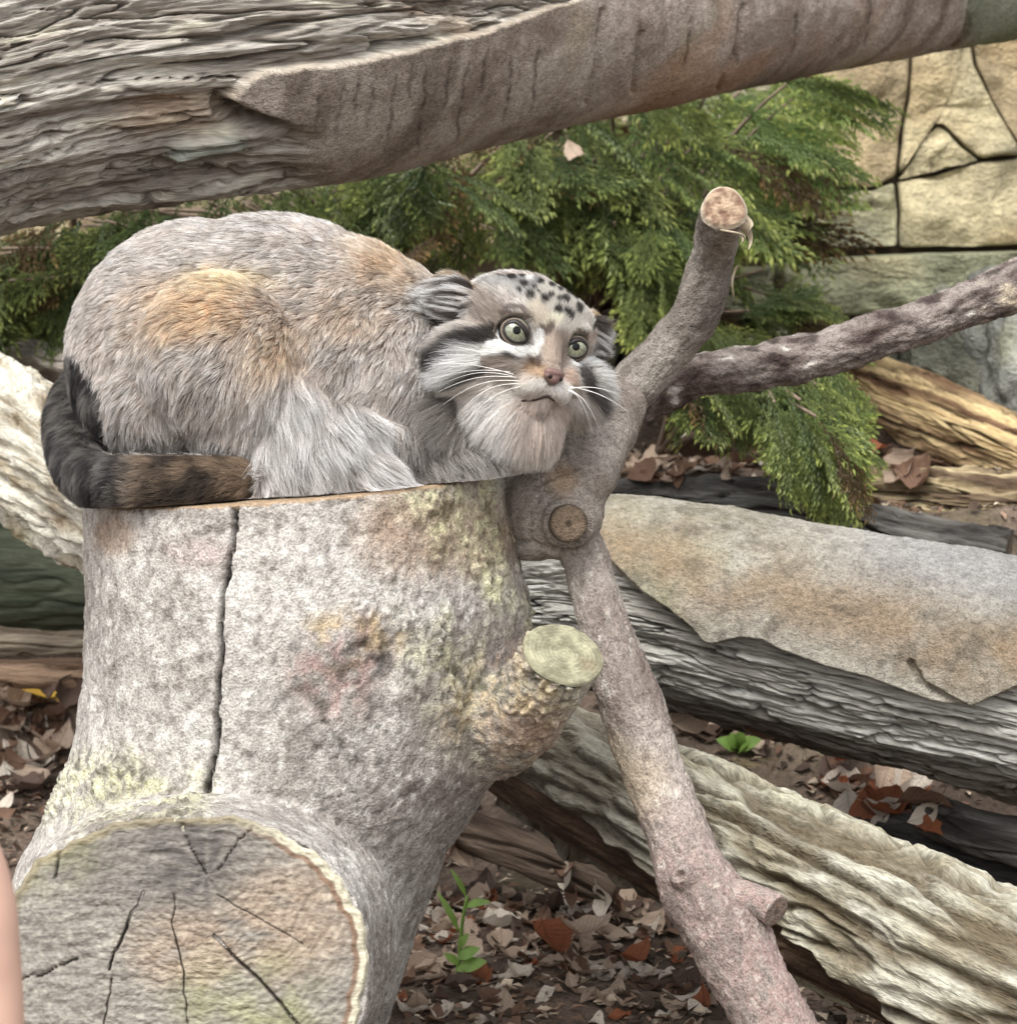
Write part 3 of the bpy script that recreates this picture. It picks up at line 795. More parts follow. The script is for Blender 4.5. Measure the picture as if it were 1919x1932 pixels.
# sawn end of the front limb
nr, na = 170, 520
rr = np.linspace(0.004, 1.0, nr); aa = np.linspace(0, 2 * math.pi, na, endpoint=False)
Rg, Ag = np.meshgrid(rr, aa, indexing='ij'); Rg = Rg.ravel(); Ag = Ag.ravel()
cs, sn = np.cos(Ag), np.sin(Ag); e_ = 2.35
ox = np.sign(cs) * np.abs(cs) ** (2 / e_) * 344 * Rg; oy = np.sign(sn) * np.abs(sn) ** (2 / e_) * 284 * Rg
wob = 1 + .012 * np.sin(Ag * 5 + 1) + .008 * np.sin(Ag * 11) + .007 * np.sin(Ag * 23 + 2) + .005 * np.sin(Ag * 47)
px = FC[0] + ox * wob; py = FC[1] - oy * wob
k = np.stack([px * .01, py * .01], 1)
PR = np.hypot(px - 392, (py - 1652) * 1.06) + fbm(px * .012, py * .012, 0 * px, 3, 325) * 26
PA = np.arctan2(py - 1652, px - 392)
rel = gn(px * .008, py * .06, 0 * px, 321) * .0005 + fbm(px * .03, py * .05, 0 * px, 4, 322, .6) * .0022 + np.sin(PR * .42) * .0002
wv = fbm(px * .03, py * .03, 0 * px, 2, 324) * 6
RCR = [([(272, 1686), (240, 1745), (215, 1812), (205, 1830)], 2.4, .005), ([(212, 1850), (196, 1932), (188, 1990)], 1.8, .002), ([(405, 1768), (420, 1782), (440, 1805), (490, 1850), (530, 1895), (562, 1935), (600, 1990)], 3.0, .0035),
       ([(330, 1690), (325, 1740), (345, 1830), (352, 1932)], 1.6, .0015), ([(145, 1810), (90, 1835), (40, 1850)], 2, .003), ([(410, 1690), (500, 1740), (570, 1780)], 1.4, .001),
       ([(390, 1650), (360, 1600), (345, 1555)], 1.8, .002), ([(410, 1640), (450, 1590), (480, 1560)], 1.8, .002), ([(120, 1590), (105, 1655)], 3, .002)]
dark = np.zeros_like(px)
for pl, w_, dp in RCR:
    q = pdist(px + wv, py + wv, pl); rel -= sstep(w_ * 1.6, w_ * .3, q) * dp; dark = np.maximum(dark, sstep(w_ * 1.4, w_ * .4, q))
rel -= sstep(.985, 1.0, Rg) * .004
nn = np.tile(-FWD, (len(px), 1))
cc_pos = np.array([at(a_, b_, FD - .003) for a_, b_ in zip(px, py)]) + nn * rel[:, None]
n1 = fbm(px * .008, py * .02, 0 * px, 4, 331); n2 = fbm(px * .012, py * .14, 0 * px, 3, 332); n3 = fbm(px * .01, py * .01, 0 * px, 3, 333)
n4 = fbm(px * .05, py * .07, 0 * px, 4, 334, .65)
c = mix(lin(110, 103, 98), lin(158, 151, 141), sstep(-.5, .5, .4 * n2 + .3 * n1 + .6 * n4))
c = mix(c, lin(96, 88, 80), sstep(.55, .95, np.sin(PR * .42 + n3 * 2)) * .22)
c = mix(c, lin(92, 84, 78), sstep(.25, .6, gn(PA * 11, PR * .006, 0 * px, 336)) * .45)
brown = np.maximum(sstep(190, 60, np.hypot((px - 540) / 1.0, (py - 1740) / .85)), sstep(120, 40, np.hypot((px - 360) / 1.4, py - 1790)))
c = mix(c, mix(lin(132, 112, 96), lin(164, 145, 128), sstep(-.4, .4, n2 * .4 + n4)), brown * sstep(-.6, .1, n1) * .8)
grn = np.maximum(sstep(170, 50, np.hypot((px - 470) / 1.2, py - 1910)), sstep(120, 30, np.hypot((px - 90) / 1.2, py - 1600)))
c = mix(c, lin(138, 136, 98), grn * .6 * sstep(-.4, .3, n3))
star = sstep(120, 20, np.hypot((px - 370) / 1.1, py - 1625)) * (.55 + .45 * np.sin(np.arctan2(py - 1650, px - 390) * 9 + 3 * n3))
c = mix(c, lin(84, 78, 76), np.clip(star * .8 + .35 * sstep(170, 60, np.hypot((px - 300) / 1.5, py - 1620)), 0, .85))
c = mix(c, lin(40, 32, 27), dark * .9)
rim = sstep(.945, .955, Rg + .012 * n3) * sstep(420, 560, px)
c = mix(c, lin(196, 186, 164), rim * .8)
c = mix(c, lin(116, 84, 62), sstep(.91, .93, Rg) * sstep(.96, .94, Rg) * sstep(420, 560, px) * .7)
c = mix(c, lin(132, 120, 96), sstep(.93, .97, Rg) * sstep(560, 420, px) * .7)
Fq = []
ii = np.arange(nr - 1)[:, None]; jj = np.arange(na)[None, :]
a_ = (ii * na + jj).ravel(); b_ = (ii * na + (jj + 1) % na).ravel()
Fq = np.stack([a_, a_ + na, b_ + na, b_], 1).tolist() + [list(range(na))]
o = part('sawn_limb_end', mesh_from('sawn_limb_end', cc_pos, Fq, c), M_cut, stump)
o['label'] = 'grey brown sawn limb face with radial cracks'

# sawn end of the side stub
nr, na = 30, 120
rr = np.linspace(0.01, 1.0, nr); aa = np.linspace(0, 2 * math.pi, na, endpoint=False)
Rg, Ag = np.meshgrid(rr, aa, indexing='ij'); Rg = Rg.ravel(); Ag = Ag.ravel()
rad = SR * .965 * Rg * (1 + .03 * np.sin(2 * Ag + 1) + .015 * np.sin(5 * Ag))
Pp = SC_[None] + sn_[None] * .003 + rad[:, None] * (np.cos(Ag)[:, None] * sa[None] + np.sin(Ag)[:, None] * sb[None])
n1 = fbm(Pp[:, 0] * 90, Pp[:, 1] * 90, Pp[:, 2] * 90, 3, 341); rings_ = np.sin(Rg * 60 + n1 * 2)
Pp = Pp + sn_[None] * (n1 * .0012 + rings_ * .0003 - sstep(.97, 1, Rg) * .003)[:, None]
c = mix(lin(112, 107, 88), lin(154, 148, 124), sstep(-.5, .5, n1 + .12 * rings_))
c = mix(c, lin(116, 104, 84), sstep(.4, .1, np.hypot(Rg * np.cos(Ag) + .5, Rg * np.sin(Ag) - .4)) * .7)
ii = np.arange(nr - 1)[:, None]; jj = np.arange(na)[None, :]
a_ = (ii * na + jj).ravel(); b_ = (ii * na + (jj + 1) % na).ravel()
Fq = np.stack([a_, b_, b_ + na, a_ + na], 1).tolist() + [list(range(na))[::-1]]
o = part('sawn_stub_end', mesh_from('sawn_stub_end', Pp, Fq, c), M_cut, stump)
o['label'] = 'greenish sawn end of the short side stub'

# ------------------------------------------------------------------ the forked branch: pole, knob, two limbs
br = thing('forked_branch', 'forked grey branch leaning beside the stump, with a knob and two bare limbs', 'branch', tuple(at(1470, 2000, 2.37)))
def pole_disp(k):
    v = fbm(k.x * 9, k.y * 14, k.z * 14, 3, 351) * .005 + fbm(k.x * 70, k.y * 90, k.z * 90, 4, 352, .65) * .0030
    kn = np.hypot((k.px - 1292) / 22, (k.py - 1655) / 26)
    v += np.where(k.front > 0, .008 * sstep(1.2, .3, kn) - .007 * sstep(.5, .1, kn), 0)
    v += .004 * sstep(120, 0, np.abs(k.py - 1700)) 
    return v
def pole_col(k):
    n1 = fbm(k.x * 10, k.y * 14, k.z * 14, 4, 353); n2 = fbm(k.x * 70, k.y * 110, k.z * 110, 4, 354, .65)
    c = mix(lin(118, 104, 98), lin(172, 160, 152), sstep(-.45, .45, n1))
    c = mix(c, lin(140, 108, 104), sstep(1350, 1750, k.py) * sstep(-.4, .3, n1 + n2) * .6)
    c = mix(c, lin(196, 188, 178), sstep(.15, .45, n2) * .55)
    c = mix(c, lin(182, 160, 122), sstep(.2, .5, fbm(k.x * 8, k.y * 8, k.z * 8, 2, 355)) * .35)
    return mix(c, lin(92, 78, 72), sstep(.2, .5, -n2) * .55)
tube('pole', [(1078, 985, 2.515, 46), (1106, 1065, 2.505, 49), (1137, 1160, 2.49, 51), (1190, 1320, 2.465, 57), (1248, 1490, 2.44, 60), (1312, 1650, 2.42, 66), (1372, 1770, 2.40, 72), (1462, 1932, 2.375, 73), (1600, 2180, 2.335, 76)], 420, 150, br, M_smooth, pole_disp, pole_col, ref=np.array([0, -1.0, 0]))
tube('side_stub', [(1360, 1690, 2.405, 40), (1410, 1698, 2.395, 34), (1448, 1712, 2.385, 31), (1464, 1722, 2.38, 32)], 50, 60, br, M_smooth, lambda k: fbm(k.x * 40, k.y * 40, k.z * 40, 3, 358) * .002, pole_col)

# knob with its sawn peg
def ax(d, rx, ry, rz): 
    q = d / FPX
    return [RIGHT * rx * q, FWD * rz * q, UP * ry * q]
bm = bmesh.new()
KD = 2.515
add_ellipsoid(bm, at(1046, 958, KD), ax(KD, 98, 98, 92))
add_ellipsoid(bm, at(1075, 890, KD), ax(KD, 72, 70, 72))
add_ellipsoid(bm, at(985, 965, KD + .01), ax(KD, 62, 84, 70))
add_ellipsoid(bm, at(1010, 1030, KD), ax(KD, 62, 26, 60))
add_capsule(bm, [[*at(1090, 900, KD), .03], [*at(1130, 830, KD + .02), .026], [*at(1165, 770, KD + .04), .022]])
add_ellipsoid(bm, at(1072, 985, KD - .035), ax(KD, 54, 54, 34))
bmesh.ops.recalc_face_normals(bm, faces=bm.faces[:])
V, Nn, Fc = remesh('knob', bm, 0.0022, 8)
x, y, z = V.T; px, py, dd = proj(V); front = (Nn @ -FWD) > 0
off = fbm(x * 22, y * 22, z * 22, 3, 361) * .004 + fbm(x * 80, y * 80, z * 80, 2, 362) * .0012
off -= np.where(front, .004 * sstep(7, 1, pdist(px, py, [(955, 1020), (1000, 1022), (1050, 1042), (1110, 1035), (1150, 1008)])), 0)
rg = np.hypot(px - 1072, py - 988)
off += np.where(front, .0015 * np.sin(rg * .32) * sstep(105, 50, rg), 0)
off -= np.where(front, .005 * sstep(6, 1, pdist(px, py, [(1020, 912), (1045, 895), (1085, 888)])), 0)
n1 = fbm(x * 16, y * 16, z * 16, 4, 363); n2 = fbm(x * 70, y * 70, z * 70, 3, 364)
c = mix(lin(132, 120, 112), lin(178, 166, 158), sstep(-.45, .45, n1)); c = mix(c, lin(98, 86, 80), sstep(.15, .5, -n2) * .5)
c = mix(c, lin(184, 152, 120), sstep(45, 10, np.hypot(px - 1060, py - 905)) * .5)
part('knob', mesh_from('knob', V + Nn * off[:, None], Fc, c, V), M_smooth, br)
o = tube('sawn_peg', [(1070, 986, KD - .02, 37), (1072, 987, KD - .05, 36), (1073, 988, KD - .066, 35)], 24, 60, br, M_smooth,
     lambda k: fbm(k.x * 60, k.y * 60, k.z * 60, 2, 366) * .001, lambda k: mix(lin(86, 74, 64), lin(112, 98, 84), sstep(-.4, .4, fbm(k.x * 60, k.y * 60, k.z * 60, 2, 367))), ref=np.array([0, 0, 1.0]))

def limb_disp(k): return fbm(k.x * 12, k.y * 16, k.z * 16, 3, 371) * .005 + fbm(k.x * 60, k.y * 100, k.z * 100, 4, 372, .65) * .0024
def limb_col(k):
    n1 = fbm(k.x * 12, k.y * 14, k.z * 14, 4, 373); n2 = fbm(k.x * 45, k.y * 70, k.z * 70, 3, 374)
    c = mix(lin(108, 98, 92), lin(150, 140, 132), sstep(-.45, .45, n1)); return mix(c, lin(84, 72, 66), sstep(.15, .5, -n2) * .5)
def side_col(k):
    n1 = fbm(k.x * 10, k.y * 16, k.z * 16, 4, 375); n2 = fbm(k.x * 40, k.y * 70, k.z * 70, 3, 376)
    c = mix(lin(84, 70, 66), lin(150, 138, 132), sstep(-.45, .45, n1 + .5 * n2)); c = mix(c, lin(206, 198, 190), sstep(.36, .5, n2) * .6)
    c = mix(c, lin(216, 196, 168), sstep(1830, 1919, k.px) * sstep(.1, .4, n1 + n2) * .6)
    return mix(c, lin(54, 44, 42), sstep(.05, .4, -n2) * .7)
tube('upright_limb', [(1115, 830, 2.555, 48), (1185, 735, 2.575, 49), (1252, 664, 2.575, 46), (1315, 585, 2.565, 44), (1342, 505, 2.55, 43), (1354, 445, 2.52, 42), (1366, 396, 2.47, 43)], 260, 110, br, M_smooth, limb_disp, limb_col, ref=np.array([0, -1.0, 0.3]), cap_in=.001)
tube('side_limb', [(1150, 800, 2.60, 44), (1215, 742, 2.63, 48), (1300, 708, 2.64, 43), (1450, 685, 2.65, 42), (1600, 652, 2.66, 43), (1750, 604, 2.67, 43), (1919, 537, 2.68, 42), (2200, 420, 2.7, 40)], 360, 110, br, M_smooth,
     lambda k: limb_disp(k) * 1.6 + fbm(k.x * 40, k.y * 120, k.z * 120, 3, 379) * .0016 + .003 * sstep(.2, .6, gn(k.x * 14, k.y * 10, k.z * 10, 377)), side_col, ref=np.array([0, 0, 1.0]))
# sawn top of the upright limb
nr, na = 20, 70
Ctop = at(1366, 394, 2.469); prev = at(1354, 445, 2.52); tn = Ctop - prev; tn /= np.linalg.norm(tn); tn = tn * .75 - FWD * .35 + UP * .1; tn /= np.linalg.norm(tn)
ta = np.cross(tn, UP); ta /= np.linalg.norm(ta); tb = np.cross(tn, ta)
rr = np.linspace(0.02, 1.0, nr); aa = np.linspace(0, 2 * math.pi, na, endpoint=False)
Rg, Ag = np.meshgrid(rr, aa, indexing='ij'); Rg = Rg.ravel(); Ag = Ag.ravel()
RT = 44 * 2.47 / FPX
Pp = Ctop[None] + tn[None] * .004 + (RT * Rg * (1 + .05 * np.sin(3 * Ag)))[:, None] * (np.cos(Ag)[:, None] * ta[None] + np.sin(Ag)[:, None] * tb[None])
n1 = fbm(Pp[:, 0] * 160, Pp[:, 1] * 160, Pp[:, 2] * 160, 3, 381)
Pp = Pp + tn[None] * (n1 * .0022 - sstep(.85, 1, Rg) * .004)[:, None]
c = mix(lin(112, 86, 72), lin(164, 140, 118), sstep(-.35, .35, n1)); c = mix(c, lin(190, 178, 160), sstep(.85, .95, Rg) * .6)
ii = np.arange(nr - 1)[:, None]; jj = np.arange(na)[None, :]
a_ = (ii * na + jj).ravel(); b_ = (ii * na + (jj + 1) % na).ravel()
o = part('sawn_limb_top', mesh_from('sawn_limb_top', Pp, np.stack([a_, b_, b_ + na, a_ + na], 1).tolist() + [list(range(na))[::-1]], c), M_cut, br)
# frayed bark shreds below the sawn top
M_shred = plain('pale_bark_shred', tuple(lin(168, 154, 132)), .8, nscale=120)
for (p, q, w_, sd_) in [((1388, 412, 2.478), (1412, 470, 2.476), 11, 1), ((1396, 402, 2.480), (1408, 440, 2.476), 9, 3), ((1376, 425, 2.475), (1396, 462, 2.474), 9, 3), ((1392, 500, 2.515), (1386, 560, 2.525), 5, 4), ((1360, 432, 2.46), (1404, 452, 2.458), 4, 5)]:
    A, B_ = at(*p), at(*q); n_ = 10
    vv = []
    for t in np.linspace(0, 1, n_):
        cen = A + (B_ - A) * t + RIGHT * .006 * math.sin(t * 3.1) * (1 if sd_ % 2 else -.5) - FWD * .004 * math.sin(t * 6 + sd_)
        wd = w_ * 2.47 / FPX * (1 - .8 * t) 
        for u in (-1, 0, 1): vv.append(cen + RIGHT * wd * u * .8 + UP * wd * u * .4 - FWD * .002 * (1 - abs(u)) + FWD * .0006)
    F_ = []
    for i_ in range(n_ - 1):
        for u in range(2): F_.append([i_ * 3 + u, i_ * 3 + u + 1, i_ * 3 + u + 4, i_ * 3 + u + 3])
    part('bark_shred', mesh_from('bark_shred', vv, F_), M_shred, br)

# ------------------------------------------------------------------ smooth post at the left border
M_post = plain('peeled_wood', tuple(lin(196, 160, 142)), .65, nscale=30, amount=.08, bump=.1)
post = thing('peeled_post', 'smooth pinkish tan post at the border in front of the sawn limb', 'post', tuple(at(-40, 2900, 1.5)))
tube('shaft', [(-110, 1540, 1.50, 46), (-92, 1600, 1.5, 84), (-70, 1700, 1.5, 97), (-60, 1800, 1.5, 98), (-54, 1932, 1.5, 99), (-45, 2500, 1.49, 105), (-40, 3170, 1.47, 110)], 90, 60, post, M_post, lambda k: fbm(k.x * 12, k.y * 12, k.z * 12, 2, 391) * .001, lambda k: np.tile(lin(196, 160, 142), (len(k.x), 1)), ref=np.array([0, -1.0, 0]))
# ------------------------------------------------------------------ the cat
CD = 2.47
cat_root = thing('wild_cat', 'thick furred grey wild cat with orange flank crouching on the stump, staring up', 'cat', (float(xc_top), float(yc), float(ztop)))
# head frame: eye midpoint, turned to the right of the picture and tilted
PSI, RHO = math.radians(30), math.radians(14)
f0 = np.array([math.sin(PSI), -math.cos(PSI), 0.0]); r0 = np.array([math.cos(PSI), math.sin(PSI), 0.0]); u0 = np.array([0, 0, 1.0])
HR = r0 * math.cos(RHO) - u0 * math.sin(RHO); HU = u0 * math.cos(RHO) + r0 * math.sin(RHO); HF = f0
HM = at(1042, 642, 2.40); HS = 2.40 / FPX
def hl(a, b, c): return HM + (a * HR + b * HU + c * HF) * HS
def to_head(P):
    q = (P - HM) / HS
    return q @ HR, q @ HU, q @ HF
def he(bm, a, b, c, ra, rb, rc, seg=28): add_ellipsoid(bm, hl(a, b, c), [HR * ra * HS, HU * rb * HS, HF * rc * HS], seg)

bm = bmesh.new()
def be(px, py, d, rx, ry, rz): add_ellipsoid(bm, at(px, py, d), ax(d, rx, ry, rz))
be(382, 682, 2.485, 252, 262, 250)
be(510, 652, 2.485, 280, 243, 250)
be(620, 670, 2.48, 230, 225, 235)
be(712, 700, 2.475, 182, 212, 215)
be(830, 650, 2.47, 105, 120, 110)
be(815, 790, 2.45, 118, 120, 115)
be(600, 830, 2.455, 250, 125, 190)
be(412, 670, 2.398, 150, 152, 108)
be(440, 760, 2.41, 110, 110, 90)
be(320, 760, 2.43, 165, 95, 110)
be(560, 790, 2.41, 80, 130, 80)
be(600, 860, 2.40, 100, 90, 70)
be(690, 895, 2.40, 60, 52, 60)
be(860, 880, 2.43, 95, 50, 65)
TAIL = [(190, 700, 2.60, 46), (138, 770, 2.53, 50), (138, 850, 2.455, 52), (175, 905, 2.405, 54), (260, 914, 2.382, 56), (350, 912, 2.378, 54), (440, 908, 2.385, 46), (500, 908, 2.40, 40)]
add_capsule(bm, [[*at(a_, b_, c_), r_ * c_ / FPX * .86] for a_, b_, c_, r_ in TAIL])
# neck, head, face
add_capsule(bm, [[*at(760, 660, 2.48), .045], [*hl(0, -10, -190), .042], [*hl(0, 0, -130), .042]])
he(bm, 0, 22, -118, 138, 98, 122)
he(bm, 0, 40, -62, 92, 66, 62)
for s in (-1, 1):
    he(bm, s * 98, -62, -95, 72, 68, 66)
    he(bm, s * 60, -52, -42, 55, 40, 48)
    he(bm, s * 50, 34, -32, 46, 18, 30)
    he(bm, s * 24, -88, 2, 33, 25, 30, 20)
    # ear: thin shell opening forwards and outwards
    en = HF * .78 + HR * s * .55 + HU * .15; en /= np.linalg.norm(en)
    e1 = HR * s * .72 + HU * .55; e1 = e1 - en * (e1 @ en); e1 /= np.linalg.norm(e1); e2 = np.cross(en, e1)
    add_ellipsoid(bm, hl(s * 158, 46, -128), [e1 * 52 * HS, e2 * 44 * HS, en * 15 * HS], 24)
he(bm, 0, -116, -14, 34, 24, 28, 20)
he(bm, 0, -146, -58, 80, 60, 54)
he(bm, 0, -100, -110, 90, 80, 80)
he(bm, 52, -118, -78, 52, 58, 46)
he(bm, -52, -122, -78, 56, 56, 46)
add_capsule(bm, [[*hl(0, 12, -26), 30 * HS], [*hl(0, -22, -6), 24 * HS], [*hl(0, -52, 18), 19 * HS], [*hl(0, -64, 22), 17 * HS]])
bmesh.ops.recalc_face_normals(bm, faces=bm.faces[:])
V, Nn, Fc = remesh('body', bm, 0.0028, 5)
zp = stump_top(V[:, 0]) + .001
V[:, 2] = np.maximum(V[:, 2], zp)
ea, eb, ec = to_head(V)
EYES = [(-67, 0, -25, 29.5), (67, 0, -25, 28.5)]
for (a_, b_, c_, r_) in EYES:        # sockets
    q = np.sqrt((ea - a_) ** 2 + (eb - b_) ** 2)
    w = sstep(r_ + 8, r_ - 4, q) * (ec > -70)
    V += (-HF[None] * (w * 18 * HS)[:, None])
body = part('body', mesh_from('body', V, Fc, np.tile(lin(120, 108, 98), (len(V), 1))), surf('cat_skin', .9, .2, (90, 90, 90), .2, coords='obj'), cat_root)

# --- coat pattern
Tp = np.array([[a_, b_] for a_, b_, c_, r_ in TAIL])
def Z2D(zx, zy): return (1100 + zx * .41688) / 1.505, (650 + zy * .41688) / 1.505
def pl(*pts): return [Z2D(*p) for p in pts]
def coat(P, Nr):
    """mid colour, tip colour, length, width, flow direction for hair rooted at P"""
    n = len(P)
    px, py, d = proj(P); a, b, c = to_head(P)
    x, y, z = P.T
    front = (Nr @ -FWD) > -0.15
    hd = np.sqrt((a / 178) ** 2 + ((b + 45) / 172) ** 2 + ((c + 70) / 135) ** 2)
    ear = np.minimum(np.linalg.norm(np.stack([a + 158, b - 46, c + 128], 1), axis=1), np.linalg.norm(np.stack([a - 158, b - 46, c + 128], 1), axis=1)) < 66
    head = (hd < 1) | ear
    tail = (pdist(px, py, [(q[0], q[1]) for q in Tp]) < 72) & front & ((px < 215) & (py > 650) & (px < 60 + (py - 640) * .75 + 70) & (px < 200) | (py > 838) & (px < 478))  # also takes in the strip above the tail, darkened for the shadow there
    n1 = fbm(x * 30, y * 30, z * 30, 3, 401); n2 = fbm(x * 90, y * 90, z * 90, 2, 402)
    mid = mix(lin(158, 145, 134), lin(206, 194, 184), sstep(-.4, .4, n1))
    tip = mix(lin(226, 220, 214), lin(252, 250, 247), sstep(-.4, .4, n2))
    # orange wash on hip and shoulder
    og = np.maximum(1.15 * np.exp(-(((px - 385) / 115) ** 2 + ((py - 572 - .18 * np.abs(px - 420)) / 62) ** 4)), .85 * np.exp(-(((px - 520) / 70) ** 2 + ((py - 650) / 75) ** 2)))
    og = np.maximum(og, .9 * np.exp(-(((px - 735) / 75) ** 2 + ((py - 495) / 62) ** 2)))
    og = np.maximum(og, .5 * np.exp(-(((px - 660) / 90) ** 2 + ((py - 590) / 60) ** 2)))
    og = og * (.75 + .5 * n1) * front
    og = np.clip(og, 0, 1)
    mid = mix(mid, lin(206, 158, 104), og * .85); tip = mix(tip, lin(246, 220, 178), og * .85)
    bright = np.exp(-(((px - 440) / 85) ** 2 + ((py - 528) / 24) ** 2)) * front  # cream upper edge of the haunch, with its highlight painted in
    tip = mix(tip, lin(252, 240, 212), bright); mid = mix(mid, lin(226, 200, 158), bright * .7)
    L = np.full(n, 8.5); wd = np.full(n, .135); lift = np.full(n, .5)
    flow = np.tile(np.array([-.85, 0.05, -.45]), (n, 1))
    t = sstep(560, 780, py)[:, None]
    flow = flow * (1 - t) + np.array([-.25, -.05, -1.0])[None] * t
    rt = sstep(500, 620, px)[:, None] * sstep(520, 640, py)[:, None]
    flow = flow * (1 - rt) + np.array([-.45, 0, -.8])[None] * rt
    # hanging belly and elbow fringe
    fr_ = sstep(90, 30, pdist(px, py, [(545, 760), (530, 860), (600, 900), (700, 910)])) * front
    fr_ = np.maximum(fr_, sstep(80, 30, pdist(px, py, [(600, 860), (660, 800)])) * front)
    mid = mix(mid, lin(184, 176, 170), fr_); tip = mix(tip, lin(250, 249, 247), fr_)
    L = L + sstep(600, 820, py) * 4 + fr_ * 15
    fl2 = np.stack([.10 + .9 * sstep(540, 760, px), -.15 + 0 * px, -1.0 + 0 * px], 1)
    flow = flow * (1 - fr_[:, None]) + fl2 * fr_[:, None]
    # chest
    ch = sstep(120, 40, np.hypot((px - 850) / 1.2, py - 850)) * front * (~head)
    mid = mix(mid, lin(126, 116, 108), ch); tip = mix(tip, lin(196, 192, 188), ch)
    L = L + ch * 10
    flow = flow * (1 - ch[:, None]) + np.array([.25, -.2, -.9])[None] * ch[:, None]
    # shadow above the tail and along the haunch, painted as darker fur
    ln = sstep(34, 10, pdist(px, py, [(210, 815), (320, 830), (430, 850), (470, 900)])) * front * (~tail)
    mid = mix(mid, lin(84, 72, 64), ln * .6); 
    # tail
    tl = tail.astype(float)
    tn1 = fbm(x * 55, y * 55, z * 55, 3, 405)
    tb_ = sstep(200, 300, px)
    tm = mix(mix(lin(58, 56, 56), lin(112, 108, 104), sstep(-.35, .35, tn1)), mix(lin(66, 57, 50), lin(134, 116, 98), sstep(-.35, .35, tn1)), tb_)
    mid = mix(mid, tm, tl); tip = mix(tip, tm * 1.35, tl)
    L = np.where(tail, 9, L); flow = np.where(tail[:, None], np.stack([np.where(px < 190, -.2, -.9), -.1 + 0 * px, np.where(px < 190, -1.0, -.2)], 1), flow); lift = np.where(tail, .38, lift)
    # ---- head
    hN = hl(0, -50, 20)
    rad = P - hN[None]; rad /= np.linalg.norm(rad, axis=1)[:, None]
    hflow = rad + np.array([0, 0, -.35])[None] * sstep(-20, -90, b)[:, None]
    hm = mix(lin(150, 140, 130), lin(186, 176, 166), sstep(-.4, .4, n2)); ht = mix(lin(204, 197, 189), lin(236, 231, 225), sstep(-.4, .4, n1))
    hL = 7 + 8 * sstep(60, 130, np.abs(a)) + 14 * sstep(90, 140, np.abs(a)) * sstep(0, -60, b) + 20 * sstep(-118, -165, b)
    def paint(poly, w0, w1, colr, k=1.0):
        nonlocal hm, ht
        q = pdist(px, py, poly) if len(poly) > 1 else np.hypot(px - poly[0][0], py - poly[0][1])
        m = sstep(w1, w0, q) * k * front
        hm = mix(hm, colr, m); ht = mix(ht, np.minimum(np.asarray(colr) * 1.1, .9), m)
    W, BK, GY, TN = lin(240, 238, 232), lin(40, 36, 34), lin(104, 98, 94), lin(172, 140, 114)
    paint(pl((560, 420), (700, 560), (760, 640)), 14, 40, lin(160, 146, 134), .7)
    paint(pl((700, 300), (850, 300), (1000, 360), (1150, 430), (1330, 560)), 26, 50, lin(176, 174, 170), .9)     # grey crown
    paint(pl((860, 330), (1000, 380), (1200, 460), (1290, 520)), 8, 24, lin(128, 126, 124), .7)
    paint(pl((700, 262), (850, 262), (980, 330)), 5, 16, lin(228, 226, 222), .9)
    paint(pl((1150, 450), (1050, 560), (1250, 600), (1380, 620)), 20, 40, lin(206, 200, 190), .7)
    paint(pl((300, 880), (500, 880)), 20, 50, GY, .5)
    paint(pl((760, 690), (660, 770), (560, 830), (430, 860), (330, 830)), 8, 18, BK, .92)            # cheek stripes
    paint(pl((930, 850), (830, 860), (720, 900), (650, 950), (520, 1020), (360, 1060)), 6, 13, lin(60, 54, 50), .88)
    paint(pl((420, 1160), (500, 1250)), 8, 30, GY, .7)
    paint(pl((800, 800), (700, 850), (580, 900), (450, 980)), 9, 19, W, .98)
    paint(pl((960, 1020), (820, 1040), (640, 1050), (560, 1090)), 10, 24, lin(228, 220, 212), .8)
    paint(pl((740, 910), (850, 930), (900, 960)), 8, 20, lin(172, 158, 146), .8)
    paint(pl((1130, 780), (1120, 860), (1130, 930)), 8, 22, lin(190, 172, 156), .8)                # bridge of the nose
    paint(pl((1180, 760), (1190, 880)), 8, 18, lin(150, 134, 122), .7)
    paint(pl((1000, 945), (1060, 960)), 7, 18, lin(186, 156, 124), .8)
    paint(pl((1000, 880), (1030, 900)), 6, 14, lin(96, 74, 64), .7)
    paint(pl((1220, 990), (1240, 1060)), 8, 18, lin(222, 200, 184), .8)
    paint(pl((800, 590), (860, 548), (930, 552), (990, 600), (1020, 640)), 3, 7, lin(96, 82, 74), .75)
    paint(pl((1240, 760), (1290, 735), (1380, 735)), 3, 7, lin(90, 74, 66), .7)                        # brows
    paint(pl((1020, 560), (1060, 650)), 8, 22, lin(212, 202, 186), .8)
    paint(pl((1100, 680), (1150, 640)), 6, 14, lin(240, 232, 214), .9)
    paint(pl((1055, 700), (1095, 715), (1110, 690)), 5, 11, lin(96, 78, 68), .85)
    paint(pl((1040, 730), (1040, 790)), 6, 13, W, .95)
    paint(pl((790, 725), (840, 800), (930, 848), (1020, 838)), 6, 13, W, .98)                        # pale rims under the eyes
    paint(pl((1265, 895), (1330, 920), (1405, 890)), 6, 12, W, .98)
    paint(pl((1250, 760), (1320, 735), (1400, 760)), 6, 14, lin(206, 190, 176), .8)
    paint(pl((1320, 960), (1350, 1010), (1370, 1090)), 6, 15, lin(76, 70, 68), .85)
    paint(pl((1430, 820), (1440, 920)), 6, 16, lin(120, 112, 106), .7)
    paint(pl((1420, 960), (1440, 1100), (1450, 1250)), 8, 18, W, .9)
    paint(pl((1390, 1130), (1400, 1200)), 5, 12, BK, .7)
